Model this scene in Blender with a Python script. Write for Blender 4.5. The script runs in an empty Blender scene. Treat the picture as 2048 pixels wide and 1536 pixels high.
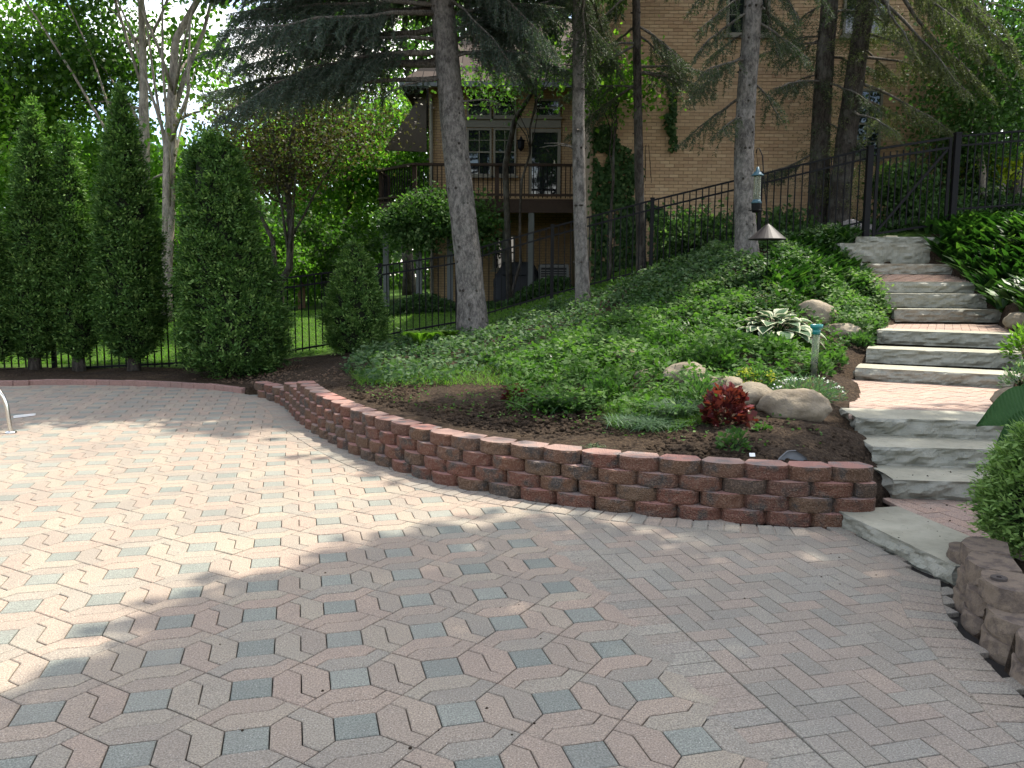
import bpy, math, numpy as np
from mathutils import Matrix, Vector, noise as mnoise
sc = bpy.context.scene
C = sc.collection
rng = np.random.default_rng(11)
U = rng.uniform
# ---------------------------------------------------------------- camera
CAMH = 1.581; FPX = 1658.0; PITCH = .1235; ROLL = -.0061      # from the paver lattice
cp_, sp_ = math.cos(PITCH), math.sin(PITCH); cr_, sr_ = math.cos(ROLL), math.sin(ROLL)
right0 = Vector((1, 0, 0)); up0 = Vector((0, sp_, cp_)); fwd0 = Vector((0, cp_, -sp_))
cright = cr_*right0 - sr_*up0; cup = sr_*right0 + cr_*up0
cam_d = bpy.data.cameras.new('camera'); cam = bpy.data.objects.new('camera', cam_d); C.objects.link(cam)
cam_d.sensor_width = 36; cam_d.lens = FPX/2048*36; cam_d.clip_start = .05; cam_d.clip_end = 2000
cam.matrix_world = Matrix(((cright.x, cup.x, -fwd0.x, 0), (cright.y, cup.y, -fwd0.y, 0), (cright.z, cup.z, -fwd0.z, CAMH), (0, 0, 0, 1)))
sc.camera = cam
# ---------------------------------------------------------------- light
SUN_EL = math.radians(60); SUN_AZ = math.atan2(.80, .60)       # azimuth from +y towards +x
SD = np.array([math.sin(SUN_AZ)*math.cos(SUN_EL), math.cos(SUN_AZ)*math.cos(SUN_EL), math.sin(SUN_EL)])
w = bpy.data.worlds.new('World'); sc.world = w; w.use_nodes = True
nt = w.node_tree; bg = nt.nodes['Background']
sky = nt.nodes.new('ShaderNodeTexSky'); sky.sky_type = 'NISHITA'; sky.sun_disc = False
sky.sun_elevation = SUN_EL; sky.sun_rotation = SUN_AZ
sky.air_density = 1.0; sky.dust_density = 2.0; sky.ozone_density = 1.0
# soft fair-weather clouds all round the sky
tc = nt.nodes.new('ShaderNodeTexCoord'); cn = nt.nodes.new('ShaderNodeTexNoise'); cn.inputs['Scale'].default_value = 3.5
cn.inputs['Detail'].default_value = 7; cn.inputs['Roughness'].default_value = .6
cm = nt.nodes.new('ShaderNodeMapping'); cm.inputs['Scale'].default_value = (1, 1, 2.6)
nt.links.new(tc.outputs['Generated'], cm.inputs[0]); nt.links.new(cm.outputs[0], cn.inputs['Vector'])
crp = nt.nodes.new('ShaderNodeValToRGB'); crp.color_ramp.elements[0].position = .46; crp.color_ramp.elements[1].position = .68
nt.links.new(cn.outputs['Fac'], crp.inputs[0])
mx = nt.nodes.new('ShaderNodeMix'); mx.data_type = 'RGBA'
nt.links.new(crp.outputs[0], mx.inputs[0]); nt.links.new(sky.outputs[0], mx.inputs[6]); mx.inputs[7].default_value = (10.4, 9.7, 8.5, 1)
nt.links.new(mx.outputs[2], bg.inputs[0]); bg.inputs[1].default_value = .15
sl = bpy.data.lights.new('sun', 'SUN'); sl.energy = 3.3; sl.angle = math.radians(.53); sl.color = (1, .93, .82)
so = bpy.data.objects.new('sun', sl); C.objects.link(so)
so.rotation_euler = Vector(SD).to_track_quat('Z', 'Y').to_euler(); so.location = (20, 15, 30)
sc.view_settings.view_transform = 'Standard'; sc.view_settings.look = 'None'; sc.view_settings.gamma = 1
sc.view_settings.exposure = 1.56; sc.view_settings.use_curve_mapping = False
sc.render.engine = 'CYCLES'; sc.cycles.use_denoising = True
sc.cycles.max_bounces = 7; sc.cycles.diffuse_bounces = 4; sc.cycles.transmission_bounces = 5; sc.cycles.transparent_max_bounces = 6
sc.cycles.caustics_reflective = False; sc.cycles.caustics_refractive = False

# ---------------------------------------------------------------- picking points
def ray(u, v):
    a = (u-1024)/FPX; b = (768-v)/FPX
    r = a*cr_ + b*sr_; up = -a*sr_ + b*cr_
    return np.array([r, cp_+up*sp_, -sp_+up*cp_])
def at(u, v, y):                       # where the sight line through a photo pixel reaches distance y
    d = ray(u, v); return np.array([0, 0, CAMH]) + d*(y/d[1])
def gz(u, v, z=0.):                    # ... or reaches height z
    d = ray(u, v); return np.array([0, 0, CAMH]) + d*((z-CAMH)/d[2])
def px(P):
    P = np.asarray(P, float).reshape(-1, 3) - np.array([0, 0, CAMH])
    fw = P[:, 1]*cp_ - P[:, 2]*sp_; up = P[:, 1]*sp_ + P[:, 2]*cp_; r = P[:, 0]
    u = r*cr_ - up*sr_; v = r*sr_ + up*cr_
    return 1024+FPX*u/np.maximum(fw, 1e-3), 768-FPX*v/np.maximum(fw, 1e-3), fw
def inpoly(P, poly):
    P = np.atleast_2d(P)[:, :2]; poly = np.asarray(poly, float)[:, :2]
    x, y = P[:, 0], P[:, 1]; c = np.zeros(len(P), bool)
    x1, y1 = poly[:, 0], poly[:, 1]; x2, y2 = np.roll(x1, -1), np.roll(y1, -1)
    for a, b, c2, d in zip(x1, y1, x2, y2):
        if b == d: continue
        c ^= ((b > y) != (d > y)) & (x < (c2-a)*(y-b)/(d-b)+a)
    return c
def nrm(a): return a/np.maximum(np.linalg.norm(a, axis=-1, keepdims=True), 1e-9)

# ---------------------------------------------------------------- objects
def link(o, parent=None):
    C.objects.link(o)
    if parent is not None: o.parent = parent
    return o
def tag(o, label=None, cat=None, group=None, kind=None):
    if label: o['label'] = label
    if cat: o['category'] = cat
    if group: o['group'] = group
    if kind: o['kind'] = kind
    return o
def thing(name, label, cat, loc=(0, 0, 0), group=None, rz=0.):
    o = bpy.data.objects.new(name, None); o.location = loc; o.rotation_euler.z = rz; o.empty_display_size = .2
    return tag(link(o), label, cat, group)
def mesh(name, V, F, mat=None, smooth=False, tint=None, attrs=None):
    me = bpy.data.meshes.new(name)
    V = np.ascontiguousarray(V, dtype=np.float32)
    if isinstance(F, np.ndarray):
        n, k = F.shape
        me.vertices.add(len(V)); me.vertices.foreach_set('co', V.ravel())
        me.loops.add(n*k); me.loops.foreach_set('vertex_index', np.ascontiguousarray(F, dtype=np.int32).ravel())
        me.polygons.add(n); me.polygons.foreach_set('loop_start', np.arange(0, n*k, k, dtype=np.int32))
        me.update(calc_edges=True)
    else:
        me.from_pydata(V.tolist(), [], F); me.update()
    if mat is not None: me.materials.append(mat)
    if smooth: me.polygons.foreach_set('use_smooth', np.ones(len(me.polygons), bool))
    if tint is not None:
        a = me.attributes.new('tint', 'FLOAT', 'FACE'); a.data.foreach_set('value', np.ascontiguousarray(tint, dtype=np.float32))
    if attrs:
        for k, val in attrs.items():
            a = me.attributes.new(k, 'FLOAT', 'POINT'); a.data.foreach_set('value', np.ascontiguousarray(val, dtype=np.float32))
    return me
def obj(name, me, parent=None, loc=None, rz=None, mw=None):
    o = bpy.data.objects.new(name, me)
    if loc is not None: o.location = loc
    if rz is not None: o.rotation_euler.z = rz
    if mw is not None: o.matrix_local = mw
    return link(o, parent)
class MB:                              # collects polygons of any size for one mesh
    def __init__(s): s.V = []; s.F = []; s.T = []; s.n = 0
    def add(s, V, F, t=0.):
        V = np.asarray(V, float); s.V.append(V)
        for f in (F.tolist() if isinstance(F, np.ndarray) else F): s.F.append([i+s.n for i in f]); s.T.append(t)
        s.n += len(V); return s
    def box(s, a, b, t=0.):
        x0, y0, z0 = a; x1, y1, z1 = b
        return s.add([(x0,y0,z0),(x1,y0,z0),(x1,y1,z0),(x0,y1,z0),(x0,y0,z1),(x1,y0,z1),(x1,y1,z1),(x0,y1,z1)],
                     [(0,3,2,1),(4,5,6,7),(0,1,5,4),(1,2,6,5),(2,3,7,6),(3,0,4,7)], t)
    def tube(s, pts, r, n=8, t=0., cap=True):
        V, F = tube(pts, r, n, cap); return s.add(V, F, t)
    def mesh(s, name, mat, smooth=False):
        return mesh(name, np.concatenate(s.V), s.F, mat, smooth, np.array(s.T))
    def obj(s, name, mat, parent=None, smooth=False, **k):
        return obj(name, s.mesh(name, mat, smooth), parent, **k)
def frames(P):
    P = np.asarray(P, float); T = nrm(np.gradient(P, axis=0))
    ref = np.array([0, 0, 1.]) if abs(T[0][2]) < .9 else np.array([1., 0, 0])
    S = np.zeros_like(P); s = np.cross(T[0], ref)
    for i, t in enumerate(T):
        s = s - t*np.dot(s, t); s = s/max(np.linalg.norm(s), 1e-9); S[i] = s
    return T, S, np.cross(T, S)
def tube(P, r, n=8, cap=True):
    P = np.asarray(P, float); r = np.broadcast_to(np.asarray(r, float), (len(P),))
    T, S, B = frames(P); a = np.arange(n)*2*np.pi/n
    V = (P[:, None] + r[:, None, None]*(np.cos(a)[None, :, None]*S[:, None]+np.sin(a)[None, :, None]*B[:, None])).reshape(-1, 3)
    F = []
    for i in range(len(P)-1):
        for j in range(n):
            k = (j+1) % n; F.append((i*n+j, i*n+k, (i+1)*n+k, (i+1)*n+j))
    if cap: F.append(tuple(range(n-1, -1, -1))); F.append(tuple((len(P)-1)*n+j for j in range(n)))
    return V, F
def lathe(prof, n=16, c=(0, 0, 0)):
    a = np.arange(n)*2*np.pi/n; V = []; F = []
    for r, z in prof: V += [(c[0]+r*math.cos(t), c[1]+r*math.sin(t), c[2]+z) for t in a]
    for i in range(len(prof)-1):
        for j in range(n):
            k = (j+1) % n; F.append((i*n+j, i*n+k, (i+1)*n+k, (i+1)*n+j))
    return V, F
def prism(poly, z0, z1, ch=0.):        # upright prism with a chamfered top edge; poly counter-clockwise
    poly = np.asarray(poly, float); n = len(poly)
    top = offset(poly, ch) if ch else poly
    rings = [(poly, z0), (poly, z1-ch*.8)] + ([(top, z1)] if ch else [])
    if not ch: rings[1] = (poly, z1)
    V = np.concatenate([np.c_[p, np.full(n, z)] for p, z in rings]); F = []
    for i in range(len(rings)-1):
        for j in range(n): k = (j+1) % n; F.append((i*n+j, i*n+k, (i+1)*n+k, (i+1)*n+j))
    F.append(tuple((len(rings)-1)*n+j for j in range(n)))
    return V, F
def offset(poly, d):                   # inset a counter-clockwise polygon by d
    poly = np.asarray(poly, float); n = len(poly); out = []
    for i in range(n):
        p0, p1, p2 = poly[i-1], poly[i], poly[(i+1) % n]
        e1 = nrm(p1-p0); e2 = nrm(p2-p1)
        n1 = np.array([-e1[1], e1[0]]); n2 = np.array([-e2[1], e2[0]])
        b = n1+n2; q = np.dot(b, b)
        out.append(p1 + b*(2*d/max(q, .3)))
    return np.array(out)
def clip(poly, conv):                  # convex clip (both counter-clockwise)
    out = [np.asarray(p, float) for p in poly]; conv = np.asarray(conv, float)
    for a, b in zip(conv, np.roll(conv, -1, 0)):
        e = b-a; inp = out; out = []
        if not inp: return []
        side = [e[0]*(p[1]-a[1])-e[1]*(p[0]-a[0]) for p in inp]
        for i in range(len(inp)):
            p, q, sp, sq = inp[i-1], inp[i], side[i-1], side[i]
            if (sp >= 0) != (sq >= 0): out.append(p+(q-p)*(sp/(sp-sq)))
            if sq >= 0: out.append(q)
    return out
def area(p):
    p = np.asarray(p); return .5*np.sum(p[:, 0]*np.roll(p[:, 1], -1)-np.roll(p[:, 0], -1)*p[:, 1])
# ---------------------------------------------------------------- materials
class N:
    def __init__(s, name):
        s.m = bpy.data.materials.new(name); s.m.use_nodes = True; s.t = s.m.node_tree
        s.b = s.t.nodes['Principled BSDF']; s.out = s.t.nodes['Material Output']
    def n(s, typ, inp=None, **kw):
        nd = s.t.nodes.new('ShaderNode'+typ)
        for k, v in kw.items(): setattr(nd, k, v)
        for k, v in (inp or {}).items(): s.set(nd.inputs[k], v)
        return nd
    def set(s, sock, v):
        if isinstance(v, bpy.types.NodeSocket): s.t.links.new(v, sock)
        elif isinstance(v, tuple) and len(v) == 3 and sock.type == 'RGBA': sock.default_value = (*v, 1)
        else: sock.default_value = v
    def mix(s, f, a, b, blend='MIX'):
        nd = s.t.nodes.new('ShaderNodeMix'); nd.data_type = 'RGBA'; nd.blend_type = blend
        s.set(nd.inputs[0], f); s.set(nd.inputs[6], a); s.set(nd.inputs[7], b); return nd.outputs[2]
    def ramp(s, f, els, interp='LINEAR'):
        nd = s.t.nodes.new('ShaderNodeValToRGB'); r = nd.color_ramp; r.interpolation = interp
        while len(r.elements) < len(els): r.elements.new(.5)
        for e, (p, c) in zip(r.elements, els): e.position = p; e.color = (*c, 1) if len(c) == 3 else c
        s.set(nd.inputs[0], f); return nd.outputs[0]
    def noise(s, scale, detail=3, rough=.6, vec=None):
        nd = s.n('TexNoise', {'Scale': scale, 'Detail': detail, 'Roughness': rough})
        s.set(nd.inputs['Vector'], vec if vec is not None else s.pos()); return nd.outputs['Fac']
    def pos(s):
        if not hasattr(s, '_g'): s._g = s.n('NewGeometry')
        return s._g.outputs['Position']
    def loc(s):
        if not hasattr(s, '_tc'): s._tc = s.n('TexCoord')
        return s._tc.outputs['Object']
    def attr(s, name): return s.n('Attribute', attribute_name=name).outputs['Fac']
    def math(s, op, a, b=0.):
        nd = s.n('Math', operation=op); s.set(nd.inputs[0], a); s.set(nd.inputs[1], b); return nd.outputs[0]
    def rnd(s):                        # one number per piece: face tint plus the object's own random
        oi = s.n('ObjectInfo'); return s.math('FRACT', s.math('ADD', oi.outputs['Random'], s.attr('tint')))
    def bump(s, h, strength=.4, dist=.01):
        nd = s.n('Bump', {'Strength': strength, 'Distance': dist}); s.set(nd.inputs['Height'], h)
        s.t.links.new(nd.outputs[0], s.b.inputs['Normal']); return nd
    def fin(s, col, rough=.8, spec=.3, metal=0.):
        s.set(s.b.inputs['Base Color'], col); s.set(s.b.inputs['Roughness'], rough)
        s.set(s.b.inputs['Specular IOR Level'], spec); s.set(s.b.inputs['Metallic'], metal); return s.m
def simple(name, col, rough=.7, var=.25, scale=8, spec=.3, metal=0., bump=0.):
    n = N(name); f = n.noise(scale, 4)
    c = n.mix(f, tuple(x*(1-var) for x in col), tuple(min(1, x*(1+var)) for x in col))
    if bump: n.bump(n.noise(scale*4, 4), bump, .01)
    return n.fin(c, rough, spec, metal)
def leafm(name, c1, c2, tr=.35, rough=.5, c3=None, spec=.22):
    n = N(name); t = n.attr('tint'); els = [(0, c1), (.75, c2)] + ([(1, c3)] if c3 else [])
    col = n.ramp(t, els); n.fin(col, rough, spec)
    tl = n.n('BsdfTranslucent'); n.set(tl.inputs[0], n.mix(.65, col, n.mix(1., col, (1.5, 2.1, .55), 'MULTIPLY')))
    ms = n.n('MixShader'); ms.inputs[0].default_value = tr
    n.t.links.new(n.b.outputs[0], ms.inputs[1]); n.t.links.new(tl.outputs[0], ms.inputs[2]); n.t.links.new(ms.outputs[0], n.out.inputs[0])
    return n.m
def concrete_paver(name, cols, tops=None, speck=.75, sc_=150):
    n = N(name); r = n.rnd(); base = n.ramp(r, [(i/(len(cols)-1), c) for i, c in enumerate(cols)])
    big = n.noise(5.5, 4); base = n.mix(n.math('MULTIPLY', big, .4), base, cols[len(cols)//2])
    fine = n.noise(sc_, 2, .7); base = n.mix(n.ramp(fine, [(.35, (0, 0, 0)), (.65, (1, 1, 1))]), n.mix(1., base, (.6, .6, .6), 'MULTIPLY'), n.mix(1., base, (1.3, 1.29, 1.27), 'MULTIPLY'))
    vo = n.n('TexVoronoi', {'Scale': 95.}); n.set(vo.inputs['Vector'], n.pos())
    sp = n.ramp(vo.outputs['Distance'], [(.10, (1, 1, 1)), (.2, (0, 0, 0))])
    pick = n.ramp(vo.outputs['Color'], [(.62, (0, 0, 0)), (.7, (1, 1, 1))])
    base = n.mix(n.math('MULTIPLY', n.math('MULTIPLY', sp, pick), speck), base, (.62, .58, .53))
    dk = n.ramp(n.noise(60, 3), [(.28, (1, 1, 1)), (.38, (0, 0, 0))]); base = n.mix(n.math('MULTIPLY', dk, .35), base, (.08, .07, .06))
    st = n.ramp(n.noise(1.1, 6, .65), [(.42, (0, 0, 0)), (.68, (1, 1, 1))]); base = n.mix(n.math('MULTIPLY', st, .34), base, (.15, .13, .115))
    s2 = n.ramp(n.noise(7., 5, .7), [(.56, (0, 0, 0)), (.72, (1, 1, 1))]); base = n.mix(n.math('MULTIPLY', s2, .28), base, (.13, .115, .10))
    n.bump(n.math('ADD', fine, n.math('MULTIPLY', n.noise(60, 3), .8)), .5, .0025)
    return n.fin(base, .88, .2)
M = {}
M['paver'] = concrete_paver('paver_pink', [(.215,.203,.168), (.26,.214,.168), (.292,.228,.178), (.28,.248,.19), (.225,.213,.178)])
M['square'] = concrete_paver('paver_grey', [(.155,.172,.15), (.19,.20,.172), (.225,.23,.195), (.17,.182,.158)])
M['brick'] = concrete_paver('paver_brick', [(.20,.197,.166), (.235,.208,.168), (.276,.224,.178), (.22,.217,.186), (.255,.238,.194)])
M['landing'] = concrete_paver('landing_brick', [(.33,.24,.19), (.36,.25,.19), (.31,.23,.19), (.37,.28,.22)])
M['kerb'] = concrete_paver('kerb_brick', [(.22,.14,.12), (.27,.16,.135), (.24,.15,.13)])
def blockmat():
    n = N('wall_block'); r = n.rnd(); base = n.ramp(r, [(0, (.145,.060,.042)), (.25, (.135,.076,.046)), (.5, (.085,.061,.046)), (.72, (.155,.066,.046)), (1, (.128,.082,.052))])
    big = n.noise(7, 4, .65); base = n.mix(n.ramp(big, [(.5, (0, 0, 0)), (.64, (1, 1, 1))]), base, (.07, .06, .053))
    vo = n.n('TexVoronoi', {'Scale': 120.}); n.set(vo.inputs['Vector'], n.pos())
    ag = n.ramp(vo.outputs['Color'], [(.55, (0, 0, 0)), (.8, (1, 1, 1))]); base = n.mix(n.math('MULTIPLY', ag, .30), base, (.34, .24, .17))
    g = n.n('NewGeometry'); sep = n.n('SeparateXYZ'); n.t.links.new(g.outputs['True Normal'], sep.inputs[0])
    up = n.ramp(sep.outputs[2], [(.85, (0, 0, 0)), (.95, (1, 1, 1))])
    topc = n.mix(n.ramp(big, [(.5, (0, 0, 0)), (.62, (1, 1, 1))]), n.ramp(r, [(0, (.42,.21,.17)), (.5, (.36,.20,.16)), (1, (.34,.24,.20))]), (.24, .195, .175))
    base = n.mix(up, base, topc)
    n.bump(n.math('ADD', n.math('ADD', vo.outputs['Distance'], n.noise(90, 4)), n.math('MULTIPLY', n.noise(34, 4), 1.5)), 1., .012)
    return n.fin(base, .9, .2)
M['block'] = blockmat()
def tanblock():
    n = N('tan_block'); r = n.rnd(); base = n.ramp(r, [(0, (.175,.135,.10)), (.5, (.15,.115,.088)), (1, (.20,.155,.12))])
    base = n.mix(n.ramp(n.noise(14, 4), [(.45, (0, 0, 0)), (.65, (1, 1, 1))]), base, (.09, .07, .058))
    f = n.noise(140, 3); base = n.mix(f, n.mix(1., base, (.7, .7, .7), 'MULTIPLY'), n.mix(1., base, (1.25, 1.25, 1.25), 'MULTIPLY'))
    n.bump(n.math('ADD', f, n.noise(40, 4)), .8, .006); return n.fin(base, .9, .2)
M['tanblock'] = tanblock()
def slabm():
    n = N('limestone'); b = n.ramp(n.noise(2.2, 5), [(.3, (.20,.196,.16)), (.55, (.265,.26,.215)), (.75, (.33,.315,.265))])
    b = n.mix(n.math('MULTIPLY', n.ramp(n.noise(9, 5, .7), [(.5, (0,)*3), (.72, (1,)*3)]), .45), b, (.16, .155, .125))
    b = n.mix(n.math('MULTIPLY', n.ramp(n.noise(26, 3), [(.62, (0,)*3), (.7, (1,)*3)]), .5), b, (.10, .095, .08))
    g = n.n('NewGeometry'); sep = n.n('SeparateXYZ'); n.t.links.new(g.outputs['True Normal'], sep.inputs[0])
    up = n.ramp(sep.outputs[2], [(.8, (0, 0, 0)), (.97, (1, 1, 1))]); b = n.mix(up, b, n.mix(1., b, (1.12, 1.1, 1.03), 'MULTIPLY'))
    n.bump(n.math('ADD', n.noise(70, 4), n.noise(18, 4)), .5, .01); return n.fin(b, .85, .25)
M['slab'] = slabm()
def soilm():
    n = N('ground'); f = n.noise(38, 5, .7); soil = n.ramp(f, [(.3, (.014,.010,.007)), (.5, (.042,.030,.021)), (.72, (.095,.070,.048))])
    soil = n.mix(n.ramp(n.noise(2.0, 4), [(.35, (0,)*3), (.7, (1,)*3)]), soil, n.mix(1., soil, (1.35, 1.28, 1.15), 'MULTIPLY'))
    gr = n.ramp(n.noise(6, 6, .7), [(.3, (.03,.065,.010)), (.6, (.065,.125,.018)), (.8, (.10,.16,.03))])
    n.bump(n.math('ADD', f, n.noise(110, 3)), .9, .03)
    return n.fin(n.mix(n.attr('lawn'), soil, gr), .95, .1)
M['ground'] = soilm()
M['sand'] = simple('joint_sand', (.022, .019, .016), .95, .4, 40)
def barkm(name, c1, c2, sx=24, sz=5, bump=1., lich=.25):
    n = N(name); mp = n.n('Mapping', {'Scale': (sx, sx, sz)}); n.t.links.new(n.loc(), mp.inputs[0])
    ns = n.noise(1., 7, .75, mp.outputs[0]); n2 = n.noise(3.1, 4, .7, mp.outputs[0]); h_ = n.math('ADD', ns, n.math('MULTIPLY', n2, .5))
    col = n.ramp(h_, [(.50, tuple(x*.45 for x in c1)), (.66, c1), (.86, c2), (1., tuple(min(1, x*1.25) for x in c2))])
    col = n.mix(n.math('MULTIPLY', n.ramp(n.noise(3.2, 5), [(.5, (0,)*3), (.68, (1,)*3)]), lich), col, (.26, .265, .23))
    n.bump(h_, bump, .03); return n.fin(col, .92, .15)
M['bark'] = barkm('spruce_bark', (.085, .078, .07), (.215, .195, .175), 11, 6, 1., .2)
M['barkdark'] = barkm('dark_bark', (.03, .025, .021), (.085, .072, .06), 18, 5)
M['barkpale'] = barkm('pale_bark', (.16, .135, .11), (.34, .29, .235), 9, 3, .5, .3)
M['branch'] = barkm('branch_bark', (.06, .052, .045), (.17, .15, .125), 30, 8, .6, .3)
M['needle'] = leafm('spruce_needle', (.03, .048, .026), (.065, .09, .046), .2, .6, (.11, .115, .055))
M['needleb'] = leafm('blue_needle', (.04, .062, .048), (.075, .105, .08), .2, .6, (.11, .13, .075))
M['needley'] = leafm('light_needle', (.05, .065, .03), (.12, .14, .055), .3, .55, (.2, .2, .085))
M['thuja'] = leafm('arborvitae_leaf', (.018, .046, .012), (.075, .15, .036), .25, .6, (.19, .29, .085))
M['thujacore'] = simple('arborvitae_light_block', (.012, .016, .007), .95, .3, 10)  # dark colour of the added core that stops light in the conifers
M['maple'] = leafm('maple_leaf', (.045, .105, .014), (.09, .185, .026), .58, .5, (.17, .27, .045))
M['leafdk'] = leafm('dark_leaf', (.03, .07, .015), (.06, .115, .024), .5, .5, (.11, .17, .035))
M['purple'] = leafm('purple_leaf', (.045, .034, .02), (.07, .06, .026), .4, .5, (.08, .125, .03))
M['shrub'] = leafm('shrub_leaf', (.035, .08, .02), (.075, .14, .04), .35, .68, (.16, .22, .09))
M['ivy'] = leafm('ivy_leaf', (.018, .045, .012), (.04, .085, .022), .25, .68, (.09, .13, .04))
M['cover'] = leafm('cover_leaf', (.026, .062, .022), (.058, .108, .042), .3, .68, (.10, .15, .065))
M['cover2'] = leafm('cover_leaf_green', (.03, .075, .015), (.06, .125, .025), .35, .68, (.10, .17, .04))
M['strap'] = leafm('strap_leaf', (.010, .03, .008), (.032, .08, .016), .3, .4, (.09, .16, .035))
M['grass'] = leafm('grass_blade', (.05, .115, .015), (.10, .19, .028), .5, .6, (.15, .23, .04))
M['grassb'] = leafm('blue_grass', (.05, .10, .055), (.09, .15, .08), .3, .5, (.16, .20, .09))
M['heuch'] = leafm('burgundy_leaf', (.05, .012, .014), (.13, .02, .022), .35, .35, (.26, .10, .12))
M['lime'] = leafm('lime_flower', (.22, .26, .02), (.38, .38, .03), .3, .5, (.45, .40, .03))
M['white'] = leafm('white_petal', (.55, .55, .58), (.72, .72, .75), .2, .5)
M['fern'] = leafm('fern_frond', (.06, .13, .015), (.12, .21, .025), .45, .5, (.19, .28, .04))
M['black'] = simple('black_metal', (.007, .007, .008), .6, .2, 20, .15)
M['steel'] = simple('steel', (.62, .60, .56), .22, .05, 5, .5, 1.)
M['rock'] = None
def rockm():
    n = N('boulder'); b = n.ramp(n.noise(4, 6, .6), [(.3, (.10,.08,.055)), (.5, (.21,.175,.125)), (.7, (.31,.27,.20))])
    b = n.mix(n.math('MULTIPLY', n.ramp(n.noise(16, 5), [(.5, (0,)*3), (.65, (1,)*3)]), .5), b, (.12, .10, .08))
    n.bump(n.math('ADD', n.noise(30, 5), n.noise(8, 4)), .6, .02); return n.fin(b, .9, .2)
M['rock'] = rockm()
# ================================================================ layout of the place
def spline(P, step):
    P = np.asarray(P, float); k = len(P); out = []
    for i in range(k-1):
        p0, p1, p2, p3 = P[max(i-1, 0)], P[i], P[i+1], P[min(i+2, k-1)]
        for t in np.linspace(0, 1, 24, endpoint=False):
            out.append(.5*((2*p1)+(p2-p0)*t+(2*p0-5*p1+4*p2-p3)*t*t+(3*p1-p0-3*p2+p3)*t**3))
    out.append(P[-1]); out = np.array(out)
    s = np.r_[0, np.cumsum(np.linalg.norm(np.diff(out, axis=0), axis=1))]
    n = max(2, int(round(s[-1]/step))); q = np.linspace(0, s[-1], n+1)
    return np.stack([np.interp(q, s, out[:, j]) for j in range(out.shape[1])], 1), s[-1]
WP_PX = [(496,789),(520,795),(548,804),(572,818),(588,836),(609,855),(641,875),(684,899),(742,925),(811,948),(873,967),(963,985),(1049,1000),(1139,1012),(1264,1028),(1400,1040),(1530,1050),(1665,1056),(1762,1056)]
WP = np.array([gz(*p)[:2] for p in WP_PX])
WALL, WLEN = spline(WP, .02)                       # foot of the curved wall, left to right
KP = np.array([(-14., 11.2), (-10.5, 12.0)] + [tuple(gz(*p)[:2]) for p in [(0,772),(78,770),(156,770),(273,772),(367,776),(430,780),(494,788)]])
KERB, KLEN = spline(KP, .02)
RP = np.array([gz(*p)[:2] for p in [(1878,1160),(1884,1212),(1912,1260),(1955,1308),(2045,1398),(2200,1520)]] + [(2.35, 1.2), (2.5, 0.)])
RWALL, RLEN = spline(RP, .02)
SL1 = [gz(1671,1019,.10)[:2], gz(1884,1120,.10)[:2]]
PATIO = np.concatenate([KERB, WALL[:-10], [SL1[0], SL1[1]], RWALL, [(2.5, -3.), (-14., -3.)]])
def wall_top(s):                                   # courses step up from the left end
    return 2 if s < 1.05 else (3 if s < 1.95 else 4)
CH = .0975                                         # course height
def side(P):                                       # unit normals to the left of travel (towards the bed for WALL)
    T = nrm(np.gradient(P, axis=0)); return np.stack([-T[:, 1], T[:, 0]], 1)
WN = side(WALL)
STEP_PX = [((1787,960),(2025,966),.232,.140),((1746,893),(2009,900),.376,.147),((1712,835),(1980,843),.518,.147),
           ((1711,735),(2008,750),.662,.150),((1733,696.5),(2025,707.5),.825,.167),((1755,660),(2034,669),.995,.172)]
STEP_PX2 = [((1789,618),(2021,621),12.0,.185),((1765,587),(1985,587),12.4,.205),((1748,563),(1985,563),12.8,.205),((1722,527),(1935,527),14.0,.17),((1680,486),(1900,483),14.4,.36),((1712,473),(1890,468),14.75,.16)]
edge = []                                          # front top edges of the step slabs: left end, right end, height
for (a, b, z, hh) in STEP_PX: edge.append((gz(*a, z), gz(*b, z), z, hh))
for (a, b, y, hh) in STEP_PX2:
    pa, pb = at(*a, y), at(*b, y); pb[2] = pa[2]; edge.append((pa, pb, pa[2], hh))
CPT = []
for i, e in enumerate(edge):
    d = nrm(np.array(e[1][:2])-np.array(e[0][:2])); zz = e[2]-e[3]*.75
    CPT.append((*(np.array(e[0][:2])-d*.12), zz)); CPT.append((*(np.array(e[0][:2])+d*1.72), zz+.10))
for i in range(0, len(WALL), 22):
    s = i*WLEN/(len(WALL)-1); CPT.append((*(WALL[i]+WN[i]*.34), wall_top(s)*CH-.055))
KN = side(KERB)
for i in range(0, len(KERB), 60): CPT.append((*(KERB[i]+KN[i]*.3), .05))
for i in range(10, len(RWALL)-40, 25):
    n = side(RWALL)[i]; CPT.append((*(RWALL[i]+n*.32), .15))
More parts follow.
